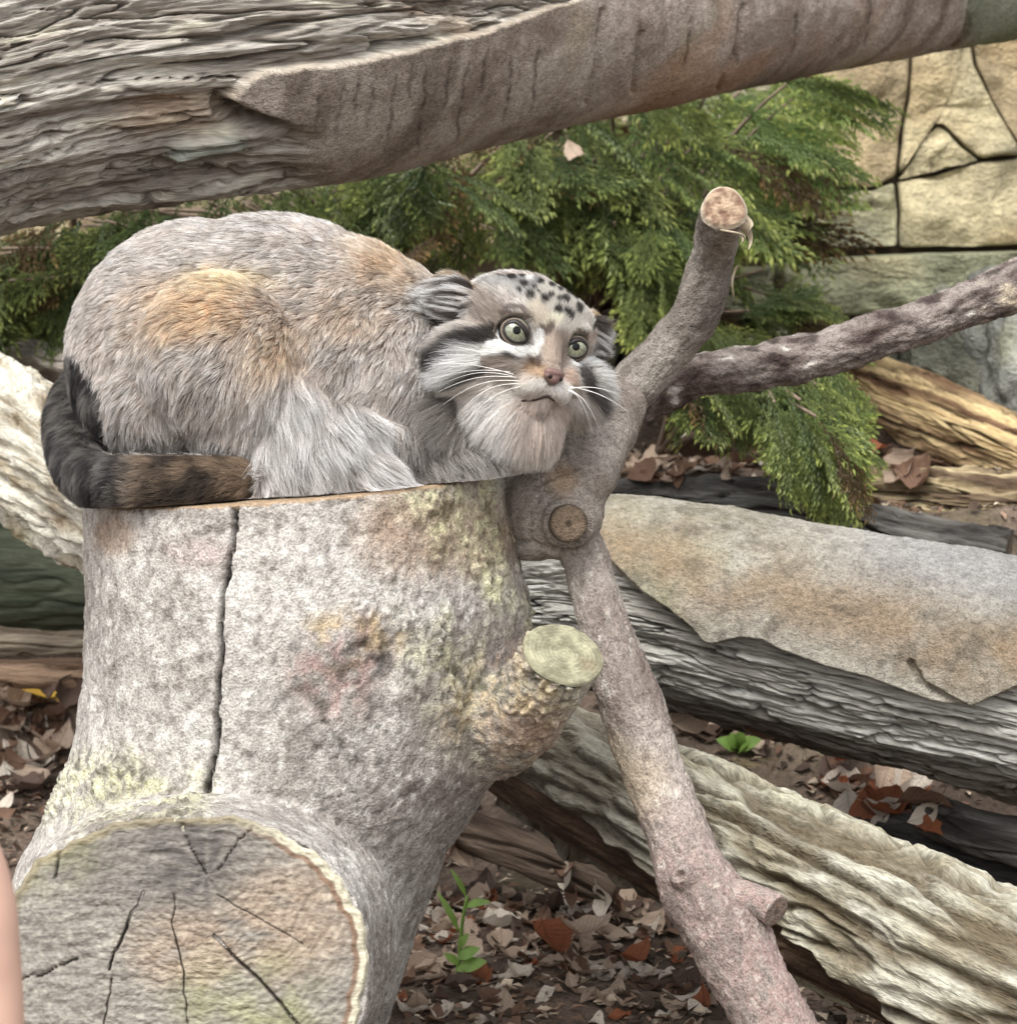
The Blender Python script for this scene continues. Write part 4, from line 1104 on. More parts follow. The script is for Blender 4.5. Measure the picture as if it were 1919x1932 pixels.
    paint(pl((870, 1100), (1000, 1090), (1100, 1090)), 12, 26, lin(232, 228, 222), .9)               # lips
    paint(pl((1180, 1090), (1270, 1110)), 10, 24, lin(236, 232, 228), .9)
    paint(pl((1000, 1250), (1080, 1260)), 26, 60, lin(206, 192, 182), .85)
    paint(pl((700, 1200), (760, 1250), (850, 1400), (1000, 1480), (1200, 1450), (1300, 1350)), 18, 46, lin(226, 223, 219), .85)
    for sx, sy, r_ in [(870, 345, 10), (800, 330, 8), (955, 400, 9), (985, 482, 9), (1075, 515, 9), (1120, 492, 7), (1020, 430, 6), (1212, 512, 9), (1300, 566, 10), (1158, 590, 9), (1215, 598, 8), (1140, 405, 9), (1250, 455, 9), (1190, 440, 7), (1060, 385, 8), (940, 330, 8), (1240, 620, 7), (1290, 490, 7), (1400, 690, 7), (920, 450, 6), (1040, 470, 5), (1170, 520, 6)]:
        paint([Z2D(sx, sy)], r_ * .6, r_ * 1.2, BK, .95)
    dE = np.minimum(np.hypot(a - EYES[0][0], b), np.hypot(a - EYES[1][0], b))
    dark_rim = sstep(40, 30, dE) * (c > -60)
    # ears
    ei = ear & ((Nr @ HF) > .2)
    hm = np.where(ear[:, None], mix(lin(150, 130, 112), lin(176, 158, 140), sstep(-.4, .4, n1)), hm)
    ht = np.where(ear[:, None], mix(lin(196, 180, 160), lin(222, 210, 194), sstep(-.4, .4, n1)), ht)
    hm = np.where(ei[:, None], mix(lin(82, 74, 70), lin(190, 184, 178), sstep(-.25, .25, n2)), hm); ht = np.where(ei[:, None], mix(lin(190, 184, 178), lin(250, 249, 246), sstep(-.25, .25, n2)), ht)
    stp = gn(b * .11, c * .05, np.sign(a) * 3.0 + 0 * a, 431) + .4 * n2
    hm = np.where(ei[:, None], mix(lin(72, 64, 60), lin(214, 209, 204), sstep(-.12, .18, stp)), hm); ht = np.where(ei[:, None], mix(lin(120, 112, 106), lin(252, 251, 249), sstep(-.15, .15, stp)), ht)
    rimm = ei & (np.sqrt((np.abs(a) - 158) ** 2 + (b - 46) ** 2) > 36) & (b > 50)
    hm = np.where(rimm[:, None], lin(150, 128, 104)[None], hm); ht = np.where(rimm[:, None], lin(206, 186, 154)[None], ht)
    hL = np.where(ear, 8, hL); hL = np.where(ei, 19, hL); hL = np.where(rimm, 7, hL)
    hflow = np.where(ei[:, None], (-HR * np.sign(-a + 1e-3)[:, None] * .9 + np.array([0, 0, -.1])[None]), hflow)
    near = sstep(70, 34, dE) * (c > -80)
    hL = hL * (1 - .45 * near); 
    nose_d = np.sqrt(a ** 2 + (b + 70) ** 2 + (c - 18) ** 2)
    hL = hL * (1 - .6 * sstep(50, 25, nose_d))
    mid = np.where(head[:, None], hm, mid); tip = np.where(head[:, None], ht, tip)
    L = np.where(head, hL, L); wd = np.where(head, .13, wd); lift = np.where(head, .30, lift)
    lift = np.where(head & (hL < 8), .2, lift)
    flow = np.where(head[:, None], hflow, flow)
    # bare places
    keep = ~((dE < 19.5) & (c > -60)) & ~(nose_d < 19)
    return mid, tip, L * .001, wd * .001, lift, flow, keep, head, tail

tri = []
for q in Fc:
    tri.append((q[0], q[1], q[2]))
    if len(q) == 4: tri.append((q[0], q[2], q[3]))
tri = np.array(tri)
A_, B_, C_ = V[tri[:, 0]], V[tri[:, 1]], V[tri[:, 2]]
cr_ = np.cross(B_ - A_, C_ - A_); ar = np.linalg.norm(cr_, axis=1); fn = cr_ / np.maximum(ar, 1e-12)[:, None]
cen = (A_ + B_ + C_) / 3
ha, hb, hc = to_head(cen)
isface = (np.sqrt((ha / 190) ** 2 + ((hb + 40) / 190) ** 2 + ((hc + 70) / 150) ** 2) < 1)
vw = np.where((Nn[tri[:, 0]] @ -FWD) < -.35, .25, 1.0)
wgt = ar * np.where(isface, 3.4, 1.0) * vw
wgt[cen[:, 2] < stump_top(cen[:, 0]) + .003] = 0
NH = 430000
pick = rng.choice(len(tri), NH, p=wgt / wgt.sum())
u_, v_ = rng.random(NH), rng.random(NH)
fl = u_ + v_ > 1; u_[fl] = 1 - u_[fl]; v_[fl] = 1 - v_[fl]
root = A_[pick] + (B_ - A_)[pick] * u_[:, None] + (C_ - A_)[pick] * v_[:, None]
nrm = Nn[tri[pick, 0]] * (1 - u_ - v_)[:, None] + Nn[tri[pick, 1]] * u_[:, None] + Nn[tri[pick, 2]] * v_[:, None]
nrm /= np.linalg.norm(nrm, axis=1)[:, None]
mid, tipc, Ln, wd, lift, flow, keep, hd_m, tl_m = coat(root, nrm)
sel = keep
root, nrm, mid, tipc, Ln, wd, lift, flow, hd_m, tl_m = [q[sel] for q in (root, nrm, mid, tipc, Ln, wd, lift, flow, hd_m, tl_m)]
NH = len(root)
tan = flow - nrm * np.sum(flow * nrm, 1)[:, None]
tan /= np.maximum(np.linalg.norm(tan, axis=1), 1e-6)[:, None]
x, y, z = root.T
w1 = np.stack([fbm(x * 55, y * 55, z * 55, 2, s_) for s_ in (421, 422, 423)], 1)
tan = tan + w1 * np.where(hd_m, .3, .95)[:, None]
tan -= nrm * np.sum(tan * nrm, 1)[:, None]; tan /= np.maximum(np.linalg.norm(tan, axis=1), 1e-6)[:, None]
Ln = Ln * rng.uniform(.65, 1.15, NH)
lf = lift * rng.uniform(.6, 1.4, NH)
# clumps: tips lean to the tip of the nearest guide hair
ng = 17000
gi = rng.choice(NH, ng, replace=False)
kd = kdtree.KDTree(ng)
for i_, g_ in enumerate(gi): kd.insert(root[g_], i_)
kd.balance()
near = np.array([kd.find(p)[1] for p in root])
gsel = gi[near]
def hair(t, R_, N_, T_, L_, l_):
    return R_ + N_ * (L_ * l_ * (t - .38 * t * t))[:, None] * 1.3 + T_ * (L_ * (.45 * t + .55 * t * t))[:, None]
ts = [0, .33, .68, 1.0]
clump = np.where(hd_m, .30, .45) * rng.uniform(.5, 1.2, NH)
pts = np.empty((NH, 4, 3)); colr = np.ones((NH, 4, 4), np.float32); rad = np.empty((NH, 4))
dark = rng.random(NH) < np.where(hd_m, .06, .16)
tcol = np.where((dark & ~tl_m)[:, None], mid * .35, tipc)
gsh = rng.uniform(.70, 1.25, ng)
ha_, hb_, hc2_ = to_head(root)
ruff = sstep(70, 105, np.abs(ha_)) + sstep(-105, -135, hb_)
shade = rng.uniform(.82, 1.15, NH) * np.where(hd_m, 1 + (gsh[near] - 1) * np.clip(ruff, 0, 1) * 1.0, np.where(tl_m, 1 + (gsh[near] - 1) * .9, gsh[near]))
for k_, t in enumerate(ts):
    p = hair(np.full(NH, t), root, nrm, tan, Ln, lf)
    g = hair(np.full(NH, t), root[gsel], nrm[gsel], tan[gsel], Ln, lf[gsel])
    same = (np.linalg.norm(root - root[gsel], axis=1) < .012)
    p = p + (g - p) * (clump * t * t * same)[:, None]
    p += rng.normal(0, 1, (NH, 3)) * (Ln * .04 * t)[:, None]
    zmin = stump_top(p[:, 0]) + .0015
    over = (p[:, 1] > yc - r_top - .002)
    p[:, 2] = np.where(over, np.maximum(p[:, 2], zmin), p[:, 2])
    pts[:, k_] = p
    cc_ = (mid * .8, mid, mid * .45 + tcol * .55, tcol)[k_]
    colr[:, k_, :3] = np.clip(cc_ * shade[:, None], .004, .92)
    rad[:, k_] = wd * (1.0, .95, .7, .25)[k_]
hc_ = bpy.data.hair_curves.new('fur')
hc_.add_curves([4] * NH)
hc_.attributes['position'].data.foreach_set('vector', pts.astype(np.float32).ravel())
ra_ = hc_.attributes.get('radius') or hc_.attributes.new('radius', 'FLOAT', 'POINT')
ra_.data.foreach_set('value', rad.astype(np.float32).ravel())
ca_ = hc_.attributes.new('Col', 'FLOAT_COLOR', 'POINT'); ca_.data.foreach_set('color', colr.ravel())
M_fur = bpy.data.materials.new('fur'); M_fur.use_nodes = True
nt = M_fur.node_tree; b_ = nt.nodes['Principled BSDF']
at_ = nt.nodes.new('ShaderNodeAttribute'); at_.attribute_name = 'Col'
nt.links.new(at_.outputs['Color'], b_.inputs['Base Color'])
b_.inputs['Roughness'].default_value = .55; b_.inputs['Specular IOR Level'].default_value = .25
tr_ = nt.nodes.new('ShaderNodeBsdfTranslucent'); mx_ = nt.nodes.new('ShaderNodeMixShader'); mx_.inputs[0].default_value = .35
nt.links.new(at_.outputs['Color'], tr_.inputs['Color'])
nt.links.new(b_.outputs[0], mx_.inputs[1]); nt.links.new(tr_.outputs[0], mx_.inputs[2])
nt.links.new(mx_.outputs[0], nt.nodes['Material Output'].inputs['Surface'])
fur = part('fur', hc_, M_fur, body)

# --- eyes
def disc_dome(c, n, u, v, r, dome, rings=14, seg=48, hole=0.0):
    Vv, Ff = [], []
    for i_ in range(rings + 1):
        t = hole + (1 - hole) * i_ / rings
        for j_ in range(seg):
            q = 2 * math.pi * j_ / seg
            Vv.append(c + (u * math.cos(q) + v * math.sin(q)) * r * t + n * dome * (1 - t * t))
    for i_ in range(rings):
        for j_ in range(seg):
            a1, b1 = i_ * seg + j_, i_ * seg + (j_ + 1) % seg
            Ff.append([a1, a1 + seg, b1 + seg, b1])
    if hole == 0: Ff.append(list(range(seg)))
    return np.array(Vv), Ff
def ball(c, r, su=32):
    bm = bmesh.new(); bmesh.ops.create_uvsphere(bm, u_segments=su, v_segments=su // 2, radius=r)
    for v in bm.verts: v.co += Vector(c)
    me = bpy.data.meshes.new('eye'); bm.to_mesh(me); bm.free()
    me.polygons.foreach_set('use_smooth', np.ones(len(me.polygons), bool)); return me
M_eye = plain('eye_dark', tuple(lin(34, 29, 26)), .5, .2, amount=.05, bump=0)
M_pupil = plain('pupil', (.006, .006, .006), .25, .3, amount=.02, bump=0)
M_lid = plain('eyelid', tuple(lin(34, 28, 26)), .45, .4, nscale=200)
M_iris = surf('iris', .12, .0, (900, 900, 900), .12, coords='obj', spec=.5)
M_pupil.node_tree.nodes['Principled BSDF'].inputs['Specular IOR Level'].default_value = .15
for m_ in (M_iris,):
    m_.node_tree.nodes['Principled BSDF'].inputs['Coat Weight'].default_value = .6
    m_.node_tree.nodes['Principled BSDF'].inputs['Coat Roughness'].default_value = .03
M_lidskin = surf('lid_skin', .85, .4, (400, 400, 400), .3, coords='obj')
M_nose = plain('nose_skin', tuple(lin(112, 88, 82)), .45, .4, nscale=300, amount=.15, bump=.3)
M_dark = plain('nostril_skin', tuple(lin(30, 20, 18)), .5, .3, nscale=200)
GAZE = -FWD * .93 + RIGHT * .06 + UP * .11; GAZE /= np.linalg.norm(GAZE)
for (a0, b0, c0, r0_) in EYES:
    c = hl(a0, b0, c0 - 6); R_ = r0_ * HS
    eye = part('eye', ball(c, R_), M_eye, cat_root)
    ax_ = -FWD * .80 + HF * .45; ax_ /= np.linalg.norm(ax_)
    g = ax_ * .99 + HU * .07 - HR * .04; g /= np.linalg.norm(g); u = np.cross(UP, g); u /= np.linalg.norm(u); v = np.cross(g, u)
    # iris cap follows the eyeball
    rings, seg = 12, 64; Vv, Cc, Ff = [], [], []
    for i_ in range(rings + 1):
        al = math.radians(13 + 46 * i_ / rings)
        for j_ in range(seg):
            q = 2 * math.pi * j_ / seg
            Vv.append(c + (g * math.cos(al) + (u * math.cos(q) + v * math.sin(q)) * math.sin(al)) * (R_ + .0004))
            t = i_ / rings
            base = lin(136, 134, 112) * (1 - t) + lin(112, 117, 104) * t
            base = base * (.9 + .2 * math.sin(q * 17 + math.sin(q * 7) * 2))
            if t > .84: base = lin(60, 56, 50)
            Cc.append(base)
    for i_ in range(rings):
        for j_ in range(seg):
            a1, b1 = i_ * seg + j_, i_ * seg + (j_ + 1) % seg; Ff.append([a1, b1, b1 + seg, a1 + seg][::-1])
    part('iris', mesh_from('iris', Vv, Ff, np.array(Cc)), M_iris, eye)
    Vv, Ff = [], []
    for i_ in range(7):
        al = math.radians(14.5 * i_ / 6 + .01)
        for j_ in range(32):
            q = 2 * math.pi * j_ / 32
            Vv.append(c + (g * math.cos(al) + (u * math.cos(q) + v * math.sin(q)) * math.sin(al)) * (R_ + .0006))
    for i_ in range(6):
        for j_ in range(32):
            a1, b1 = i_ * 32 + j_, i_ * 32 + (j_ + 1) % 32; Ff.append([a1, b1, b1 + 32, a1 + 32][::-1])
    part('pupil', mesh_from('pupil', Vv, Ff), M_pupil, eye)
    # lids: an almond rim lying on the eyeball, high outside and sloping down to the nose
    s_ = -1 if a0 < 0 else 1
    ax_ = -FWD * .80 + HF * .45; ax_ /= np.linalg.norm(ax_)
    er = HR - ax_ * (HR @ ax_); er /= np.linalg.norm(er); eu = np.cross(ax_, er); eu = eu if eu @ HU > 0 else -eu
    rim = []
    for j_ in range(44):
        q = 2 * math.pi * j_ / 44
        inn = -math.cos(q) * s_
        hx = math.sin(math.radians(51)) * math.cos(q)
        hy = math.sin(q) * (math.sin(math.radians(36)) if math.sin(q) > 0 else math.sin(math.radians(41))) - .07 * inn
        if math.sin(q) > 0: hy -= .30 * max(0, inn + .15) * math.sin(q)
        if inn > .6: hy -= .22 * (inn - .6)
        rim.append(c + (er * hx + eu * hy + ax_ * math.sqrt(max(.05, 1 - hx * hx - hy * hy))) * R_ * 1.02)
    rim = np.array(rim); nr_ = len(rim); Vv, Ff = [], []
    for j_ in range(nr_):
        tdir = rim[(j_ + 1) % nr_] - rim[j_ - 1]; tdir /= np.linalg.norm(tdir)
        o1 = rim[j_] - c; o1 -= tdir * (o1 @ tdir); o1 /= np.linalg.norm(o1); o2 = np.cross(tdir, o1)
        w_ = (2.9 + 2.6 * max(0, math.sin(2 * math.pi * j_ / nr_)) + 3.2 * max(0, -math.cos(2 * math.pi * j_ / nr_) * s_) ** 2) * HS  # dark lid rim, widened at top and inner corner to imitate shadow
        for m_ in range(8):
            q = 2 * math.pi * m_ / 8; Vv.append(rim[j_] + (o1 * math.cos(q) * .7 + o2 * math.sin(q)) * w_)
    for j_ in range(nr_):
        for m_ in range(8):
            a1, b1 = j_ * 8 + m_, j_ * 8 + (m_ + 1) % 8; c1, d1 = ((j_ + 1) % nr_) * 8 + (m_ + 1) % 8, ((j_ + 1) % nr_) * 8 + m_
            Ff.append([a1, b1, c1, d1])
    part('eyelid', mesh_from('eyelid', Vv, Ff), M_lid, eye)
    # furred skin of the lids round the opening
    nq = 7; Vv, Ff, Cc = [], [], []
    for i_ in range(nq):
        t = i_ / (nq - 1)
        for j_ in range(nr_):
            d0 = rim[j_] - c; d0 /= np.linalg.norm(d0)
            o1 = d0 - ax_ * (d0 @ ax_); o1 /= np.linalg.norm(o1)
            al = math.acos(max(-1, min(1, d0 @ ax_))) + math.radians(17) * t
            Vv.append(c + (ax_ * math.cos(al) + o1 * math.sin(al)) * R_ * (1.025 + .05 * t))
            Cc.append(lin(42, 36, 33) if t < .4 else lin(112, 99, 89))
    for i_ in range(nq - 1):
        for j_ in range(nr_):
            a1, b1 = i_ * nr_ + j_, i_ * nr_ + (j_ + 1) % nr_; Ff.append([a1, a1 + nr_, b1 + nr_, b1])
    part('lid_skin', mesh_from('lid_skin', Vv, Ff, np.array(Cc)), M_lidskin, eye)
# --- nose
bm = bmesh.new()
he(bm, 0, -62, 34, 22, 9, 12, 20); he(bm, 0, -72, 35, 13, 12, 10, 20); he(bm, -12, -69, 33, 9, 8, 9, 16); he(bm, 12, -69, 33, 9, 8, 9, 16)
bmesh.ops.recalc_face_normals(bm, faces=bm.faces[:])
Vn, Nr_, Fn = remesh('nose', bm, .0007, 3)
nose = part('nose', mesh_from('nose', Vn, Fn), M_nose, cat_root)
for s in (-1, 1):
    bm = bmesh.new(); he(bm, s * 11, -71, 40.0, 5.6, 4.4, 3.6, 16)
    me = bpy.data.meshes.new('nostril'); bm.to_mesh(me); bm.free(); part('nostril', me, M_dark, nose)
# --- mouth: the dark line of the closed lips
bpy.context.view_layer.update()
dg0 = bpy.context.evaluated_depsgraph_get()
def on_body(zx, zy, lift_=.0007):
    q = Z2D(zx, zy); dvec = Vector(at(q[0], q[1], 1.0) - CAM).normalized()
    h_, loc, nor, idx = body.ray_cast(Vector(CAM) - body.matrix_world.translation, dvec)
    return np.array(loc) + np.array(body.matrix_world.translation) - np.array(dvec) * lift_
lip = [on_body(*q) for q in [(915, 1172), (950, 1166), (990, 1164), (1030, 1154), (1065, 1142), (1095, 1140), (1125, 1156), (1145, 1174), (1162, 1200)]]
lp, _s = cat_rom(lip, 40); Vv, Ff = [], []
for j_ in range(40):
    w_ = .0011 * math.sin(math.pi * (j_ + 1) / 41.0) ** .5 + .0003
    for m_ in range(8):
        q = m_ * math.pi / 4; Vv.append(lp[j_] + (UP * math.sin(q) - FWD * math.cos(q) * .6) * w_)
for j_ in range(39):
    for m_ in range(8):
        a1, b1 = j_ * 8 + m_, j_ * 8 + (m_ + 1) % 8; Ff.append([a1, b1, b1 + 8, a1 + 8])
M_lip = plain('lip_skin', tuple(lin(58, 46, 43)), .6, .25, nscale=200)
mouth = part('mouth', mesh_from('mouth', Vv, Ff), M_lip, cat_root)
# --- whiskers
M_wh = plain('whisker', tuple(lin(240, 238, 232)), .4, .4, nscale=80, amount=.05, bump=0)
def whisker(p0, p1, sag, w_=.00035):
    Vv, Ff = [], []; nq = 12
    for i_ in range(nq):
        t = i_ / (nq - 1); cc_ = p0 + (p1 - p0) * t + np.array([0, 0, 1.0]) * sag * math.sin(t * math.pi * .9)
        tw = w_ * (1 - .8 * t)
        for m_ in range(4):
            q = m_ * math.pi / 2; Vv.append(cc_ + np.array([0, math.cos(q), math.sin(q)]) * tw)
    for i_ in range(nq - 1):
        for m_ in range(4):
            a1, b1 = i_ * 4 + m_, i_ * 4 + (m_ + 1) % 4; Ff.append([a1, b1, b1 + 4, a1 + 4])
    part('whisker', mesh_from('whisker', Vv, Ff), M_wh, cat_root)
for (za, zb, dz) in [((880, 1010), (340, 1130), .006), ((900, 1035), (380, 1220), .008), ((860, 990), (250, 930), .004), ((920, 1055), (470, 1290), .009), ((850, 1000), (420, 1050), .005), ((930, 1070), (560, 1300), .006), ((840, 975), (480, 985), .002)]:
    p = hl(0, 0, 0); q0 = Z2D(*za); q1 = Z2D(*zb)
    whisker(at(*q0, 2.385), at(*q1, 2.35), dz)
for (za, zb, dz) in [((1250, 1075), (1640, 1255), .004), ((1240, 1095), (1480, 1480), .010), ((1245, 1085), (1560, 1130), .003), ((1230, 1100), (1400, 1420), .010)]:
    q0 = Z2D(*za); q1 = Z2D(*zb); whisker(at(*q0, 2.385), at(*q1, 2.37), dz)
for (za, zb, dz) in [((1000, 560), (930, 420), .003), ((1020, 560), (980, 400), .003), ((1330, 700), (1420, 600), .003)]:
    q0 = Z2D(*za); q1 = Z2D(*zb); whisker(at(*q0, 2.385), at(*q1, 2.34), dz, .00022)
# ------------------------------------------------------------------ evergreen shrubs
M_leaf = bpy.data.materials.new('evergreen_leaf'); M_leaf.use_nodes = True
nt = M_leaf.node_tree; b_ = nt.nodes['Principled BSDF']; b_.inputs['Roughness'].default_value = .45; b_.inputs['Specular IOR Level'].default_value = .4
ac = nt.nodes.new('ShaderNodeAttribute'); ac.attribute_name = 'Col'
tcn = nt.nodes.new('ShaderNodeTexCoord'); nz = nt.nodes.new('ShaderNodeTexNoise'); nz.inputs['Scale'].default_value = 60
mrn = nt.nodes.new('ShaderNodeMapRange'); mrn.inputs['To Min'].default_value = .75; mrn.inputs['To Max'].default_value = 1.25
vm = nt.nodes.new('ShaderNodeVectorMath'); vm.operation = 'SCALE'
nt.links.new(tcn.outputs['Object'], nz.inputs['Vector']); nt.links.new(nz.outputs['Fac'], mrn.inputs['Value'])
nt.links.new(ac.outputs['Color'], vm.inputs[0]); nt.links.new(mrn.outputs[0], vm.inputs['Scale'])
nt.links.new(vm.outputs[0], b_.inputs['Base Color'])
tl = nt.nodes.new('ShaderNodeBsdfTranslucent'); ms = nt.nodes.new('ShaderNodeMixShader'); ms.inputs[0].default_value = .45
nt.links.new(vm.outputs[0], tl.inputs['Color']); nt.links.new(b_.outputs[0], ms.inputs[1]); nt.links.new(tl.outputs[0], ms.inputs[2])
nt.links.new(ms.outputs[0], nt.nodes['Material Output'].inputs['Surface'])

def spray_template(seed):
    """flat fan of scaly branchlets, unit length along x: leaf base, direction, length, width, tipness"""
    r = random.Random(seed); out = []
    def cord(p, ang, ln, lv):
        n = max(3, int(ln / .042))
        for i_ in range(n):
            t = i_ / n; q = (p[0] + math.cos(ang) * ln * t, p[1] + math.sin(ang) * ln * t)
            for s in (-1, 1):
                if r.random() < .12: continue
                out.append((q[0], q[1], ang + s * r.uniform(.25, .55), r.uniform(.045, .075), r.uniform(.008, .014), lv * .5 + t * .5))
        out.append((p[0] + math.cos(ang) * ln, p[1] + math.sin(ang) * ln, ang, .07, .014, 1.0))
    cord((0, 0), 0, 1.0, 0)
    t = .12; s = 1
    while t < .92:
        ang = s * r.uniform(.4, .7); ln = (.52 * (1 - t) ** .8 + .08) * r.uniform(.75, 1.1)
        cord((t, 0), ang, ln, .6)
        if ln > .26:
            for m_ in range(2):
                tt = r.uniform(.3, .7); cord((t + math.cos(ang) * ln * tt, math.sin(ang) * ln * tt), ang + r.choice((-1, 1)) * r.uniform(.5, .8), ln * .4, .8)
        t += r.uniform(.04, .065); s = -s
    return np.array(out)
SPR = [spray_template(s_) for s_ in range(6)]

def foliage(sprays):
    """sprays: (pos, direction, length, colour); returns mesh data with folded leaves"""
    Vs, Cs = [], []
    for (p, dr, ln, colr, roll) in sprays:
        T = SPR[random.randrange(6)]
        dr = dr / np.linalg.norm(dr)
        up = np.array([random.uniform(-.3, .3), random.uniform(-.75, -.1), 1.0]); up -= dr * (up @ dr); up /= np.linalg.norm(up)
        sd_ = np.cross(up, dr); 
        sd_, up = sd_ * math.cos(roll) + up * math.sin(roll), up * math.cos(roll) - sd_ * math.sin(roll)
        def w(x, y, zz): 
            zc = -.22 * x * x - .25 * y * y + zz
            return p[None] + ln * (x[:, None] * dr[None] + y[:, None] * sd_[None] + zc[:, None] * up[None])
        x, y, an, l_, wd_, tp = T.T
        j = rng.normal(0, .012, len(x))
        ca, sa_ = np.cos(an), np.sin(an)
        b0 = w(x, y, j); b1 = w(x + ca * l_ * .5 - sa_ * wd_, y + sa_ * l_ * .5 + ca * wd_, j + .012)
        b2 = w(x + ca * l_, y + sa_ * l_, j - .015); b3 = w(x + ca * l_ * .5 + sa_ * wd_, y + sa_ * l_ * .5 - ca * wd_, j + .012)
        Vs.append(np.stack([b0, b1, b2, b3], 1).reshape(-1, 3))
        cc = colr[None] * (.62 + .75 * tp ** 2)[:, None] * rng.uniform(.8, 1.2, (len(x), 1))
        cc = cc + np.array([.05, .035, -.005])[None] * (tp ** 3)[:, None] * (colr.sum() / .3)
        Cs.append(np.repeat(np.clip(cc, .004, .6), 4, 0))
    V_ = np.vstack(Vs); C_2 = np.vstack(Cs)
    n_ = len(V_) // 4; a_ = np.arange(n_) * 4
    Fq = np.concatenate([np.stack([a_, a_ + 1, a_ + 2], 1), np.stack([a_, a_ + 2, a_ + 3], 1)])
    return mesh_from('foliage', V_, Fq, C_2, smooth=False)

def poly_sample(poly, n):
    P = np.array(poly, float); lo, hi = P.min(0), P.max(0); out = []
    while len(out) < n:
        q = lo + (hi - lo) * rng.random((200, 2))
        q = q[in_poly(q[:, 0], q[:, 1], [tuple(v) for v in poly])]
        out.extend(q.tolist())
    return np.array(out[:n])

M_twig = plain('twig_bark', tuple(lin(120, 104, 90)), .9, nscale=60)
def twig(name, P0, P1, r0_, r1_, root, bend=.05):
    n_ = 12; Vv, Ff = [], []
    T = P1 - P0; L_ = np.linalg.norm(T); T = T / L_
    a_ = np.cross(T, [.3, .9, .2]); a_ /= np.linalg.norm(a_); c_ = np.cross(T, a_)
    ph = random.uniform(0, 6); 
    for i_ in range(n_):
        t = i_ / (n_ - 1)
        cen = P0 + T * L_ * t + np.array([0, 0, 1.0]) * bend * math.sin(t * math.pi) + a_ * math.sin(t * 7 + ph) * L_ * .015 * t
        r_ = r0_ + (r1_ - r0_) * t
        for m_ in range(6):
            q = m_ * math.pi / 3; Vv.append(cen + (a_ * math.cos(q) + c_ * math.sin(q)) * r_)
    for i_ in range(n_ - 1):
        for m_ in range(6):
            x0, x1 = i_ * 6 + m_, i_ * 6 + (m_ + 1) % 6; Ff.append([x0, x1, x1 + 6, x0 + 6])
    Ff.append(list(range(6))[::-1]); Ff.append([(n_ - 1) * 6 + m_ for m_ in range(6)])
    part(name, mesh_from(name, Vv, Ff), M_twig, root)

def shrub(label, base, regions, nbr):
    root = thing('evergreen_shrub', label, 'shrub', tuple(base), None)
    sp = []; pos = []
    for poly, n_, d0, d1, dirf, sz, bright in regions:
        q = poly_sample(poly, n_)
        for (x_, y_) in q:
            d = random.uniform(d0, d1) if random.random() < .6 else d0 + (d1 - d0) * random.random() ** 2
            dr = np.array(dirf(x_, y_), float) + rng.normal(0, .28, 3)
            ln = random.uniform(*sz)
            p = at(x_, y_, d) - dr / np.linalg.norm(dr) * ln * .5
            dark_ = (d - d0) / max(d1 - d0, .01)
            b_q = random.random()
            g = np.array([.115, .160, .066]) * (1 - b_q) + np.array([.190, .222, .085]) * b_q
            g = g * bright(x_, y_) * random.uniform(.7, 1.25)  # sprays lighter towards the right: the lit side painted into the leaf colour
            if random.random() < .07: g = np.array([.16, .105, .06])
            sp.append((p, dr, ln, g, random.uniform(-.6, .6))); pos.append(p)
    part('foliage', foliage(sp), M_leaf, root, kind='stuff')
    pos = np.array(pos)
    for b_i in range(nbr):
        tgt = pos[random.randrange(len(pos))]
        st = np.array(base) + np.array([random.uniform(-.04, .04), random.uniform(-.03, .03), .0])
        twig('branch', st, tgt, random.uniform(.0035, .007), .0015, root, random.uniform(.0, .06))
    return root, pos

right_dir = lambda x_, y_: (.85, -.35, -.5)
A1 = [(980, 262), (1300, 186), (1500, 140), (1590, 120), (1590, 220), (1540, 290), (1490, 330), (1530, 385), (1500, 440), (1440, 450), (1380, 430), (1300, 540), (1200, 520), (1130, 470), (980, 440)]
A2 = [(1190, 440), (1280, 450), (1270, 600), (1230, 640), (1190, 560)]
A3 = [(1370, 590), (1500, 540), (1590, 600), (1590, 630), (1500, 670), (1330, 680), (1330, 630)]
shrub('large bright green evergreen shrub with feathery sprays hanging before the rock wall', at(1130, 640, 4.25),
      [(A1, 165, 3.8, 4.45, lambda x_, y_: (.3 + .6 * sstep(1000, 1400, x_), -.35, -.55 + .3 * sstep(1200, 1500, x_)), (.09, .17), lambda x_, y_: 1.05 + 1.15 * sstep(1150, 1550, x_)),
       (A2, 36, 3.75, 4.1, lambda x_, y_: (.2, -.2, -.9), (.08, .13), lambda x_, y_: 1.3),
       (A3, 44, 3.75, 4.0, lambda x_, y_: (.9, -.3, .05), (.08, .13), lambda x_, y_: 1.4)], 60)
D1 = [(1260, 730), (1450, 725), (1570, 690), (1610, 730), (1600, 790), (1600, 820), (1540, 830), (1470, 775), (1270, 755)]
D2 = [(1460, 780), (1600, 800), (1620, 860), (1580, 920), (1540, 900), (1480, 850)]
shrub('low green evergreen shrub drooping beneath the slender bare limb onto the logs', at(1300, 850, 3.75),
      [(D1, 56, 3.2, 3.6, lambda x_, y_: (.7 * sstep(1200, 1500, x_) + .1, -.3, -.45), (.07, .12), lambda x_, y_: 1.05 + .6 * sstep(1400, 1650, x_)),
       (D2, 36, 3.1, 3.3, lambda x_, y_: (.35, -.2, -.8), (.07, .11), lambda x_, y_: 1.5)], 24)
B1 = [(380, 425), (600, 350), (820, 300), (1000, 260), (1010, 440), (900, 480), (800, 500), (600, 480), (380, 470)]
C1 = [(-60, 470), (130, 445), (330, 400), (420, 420), (300, 520), (180, 560), (110, 650), (-60, 640)]
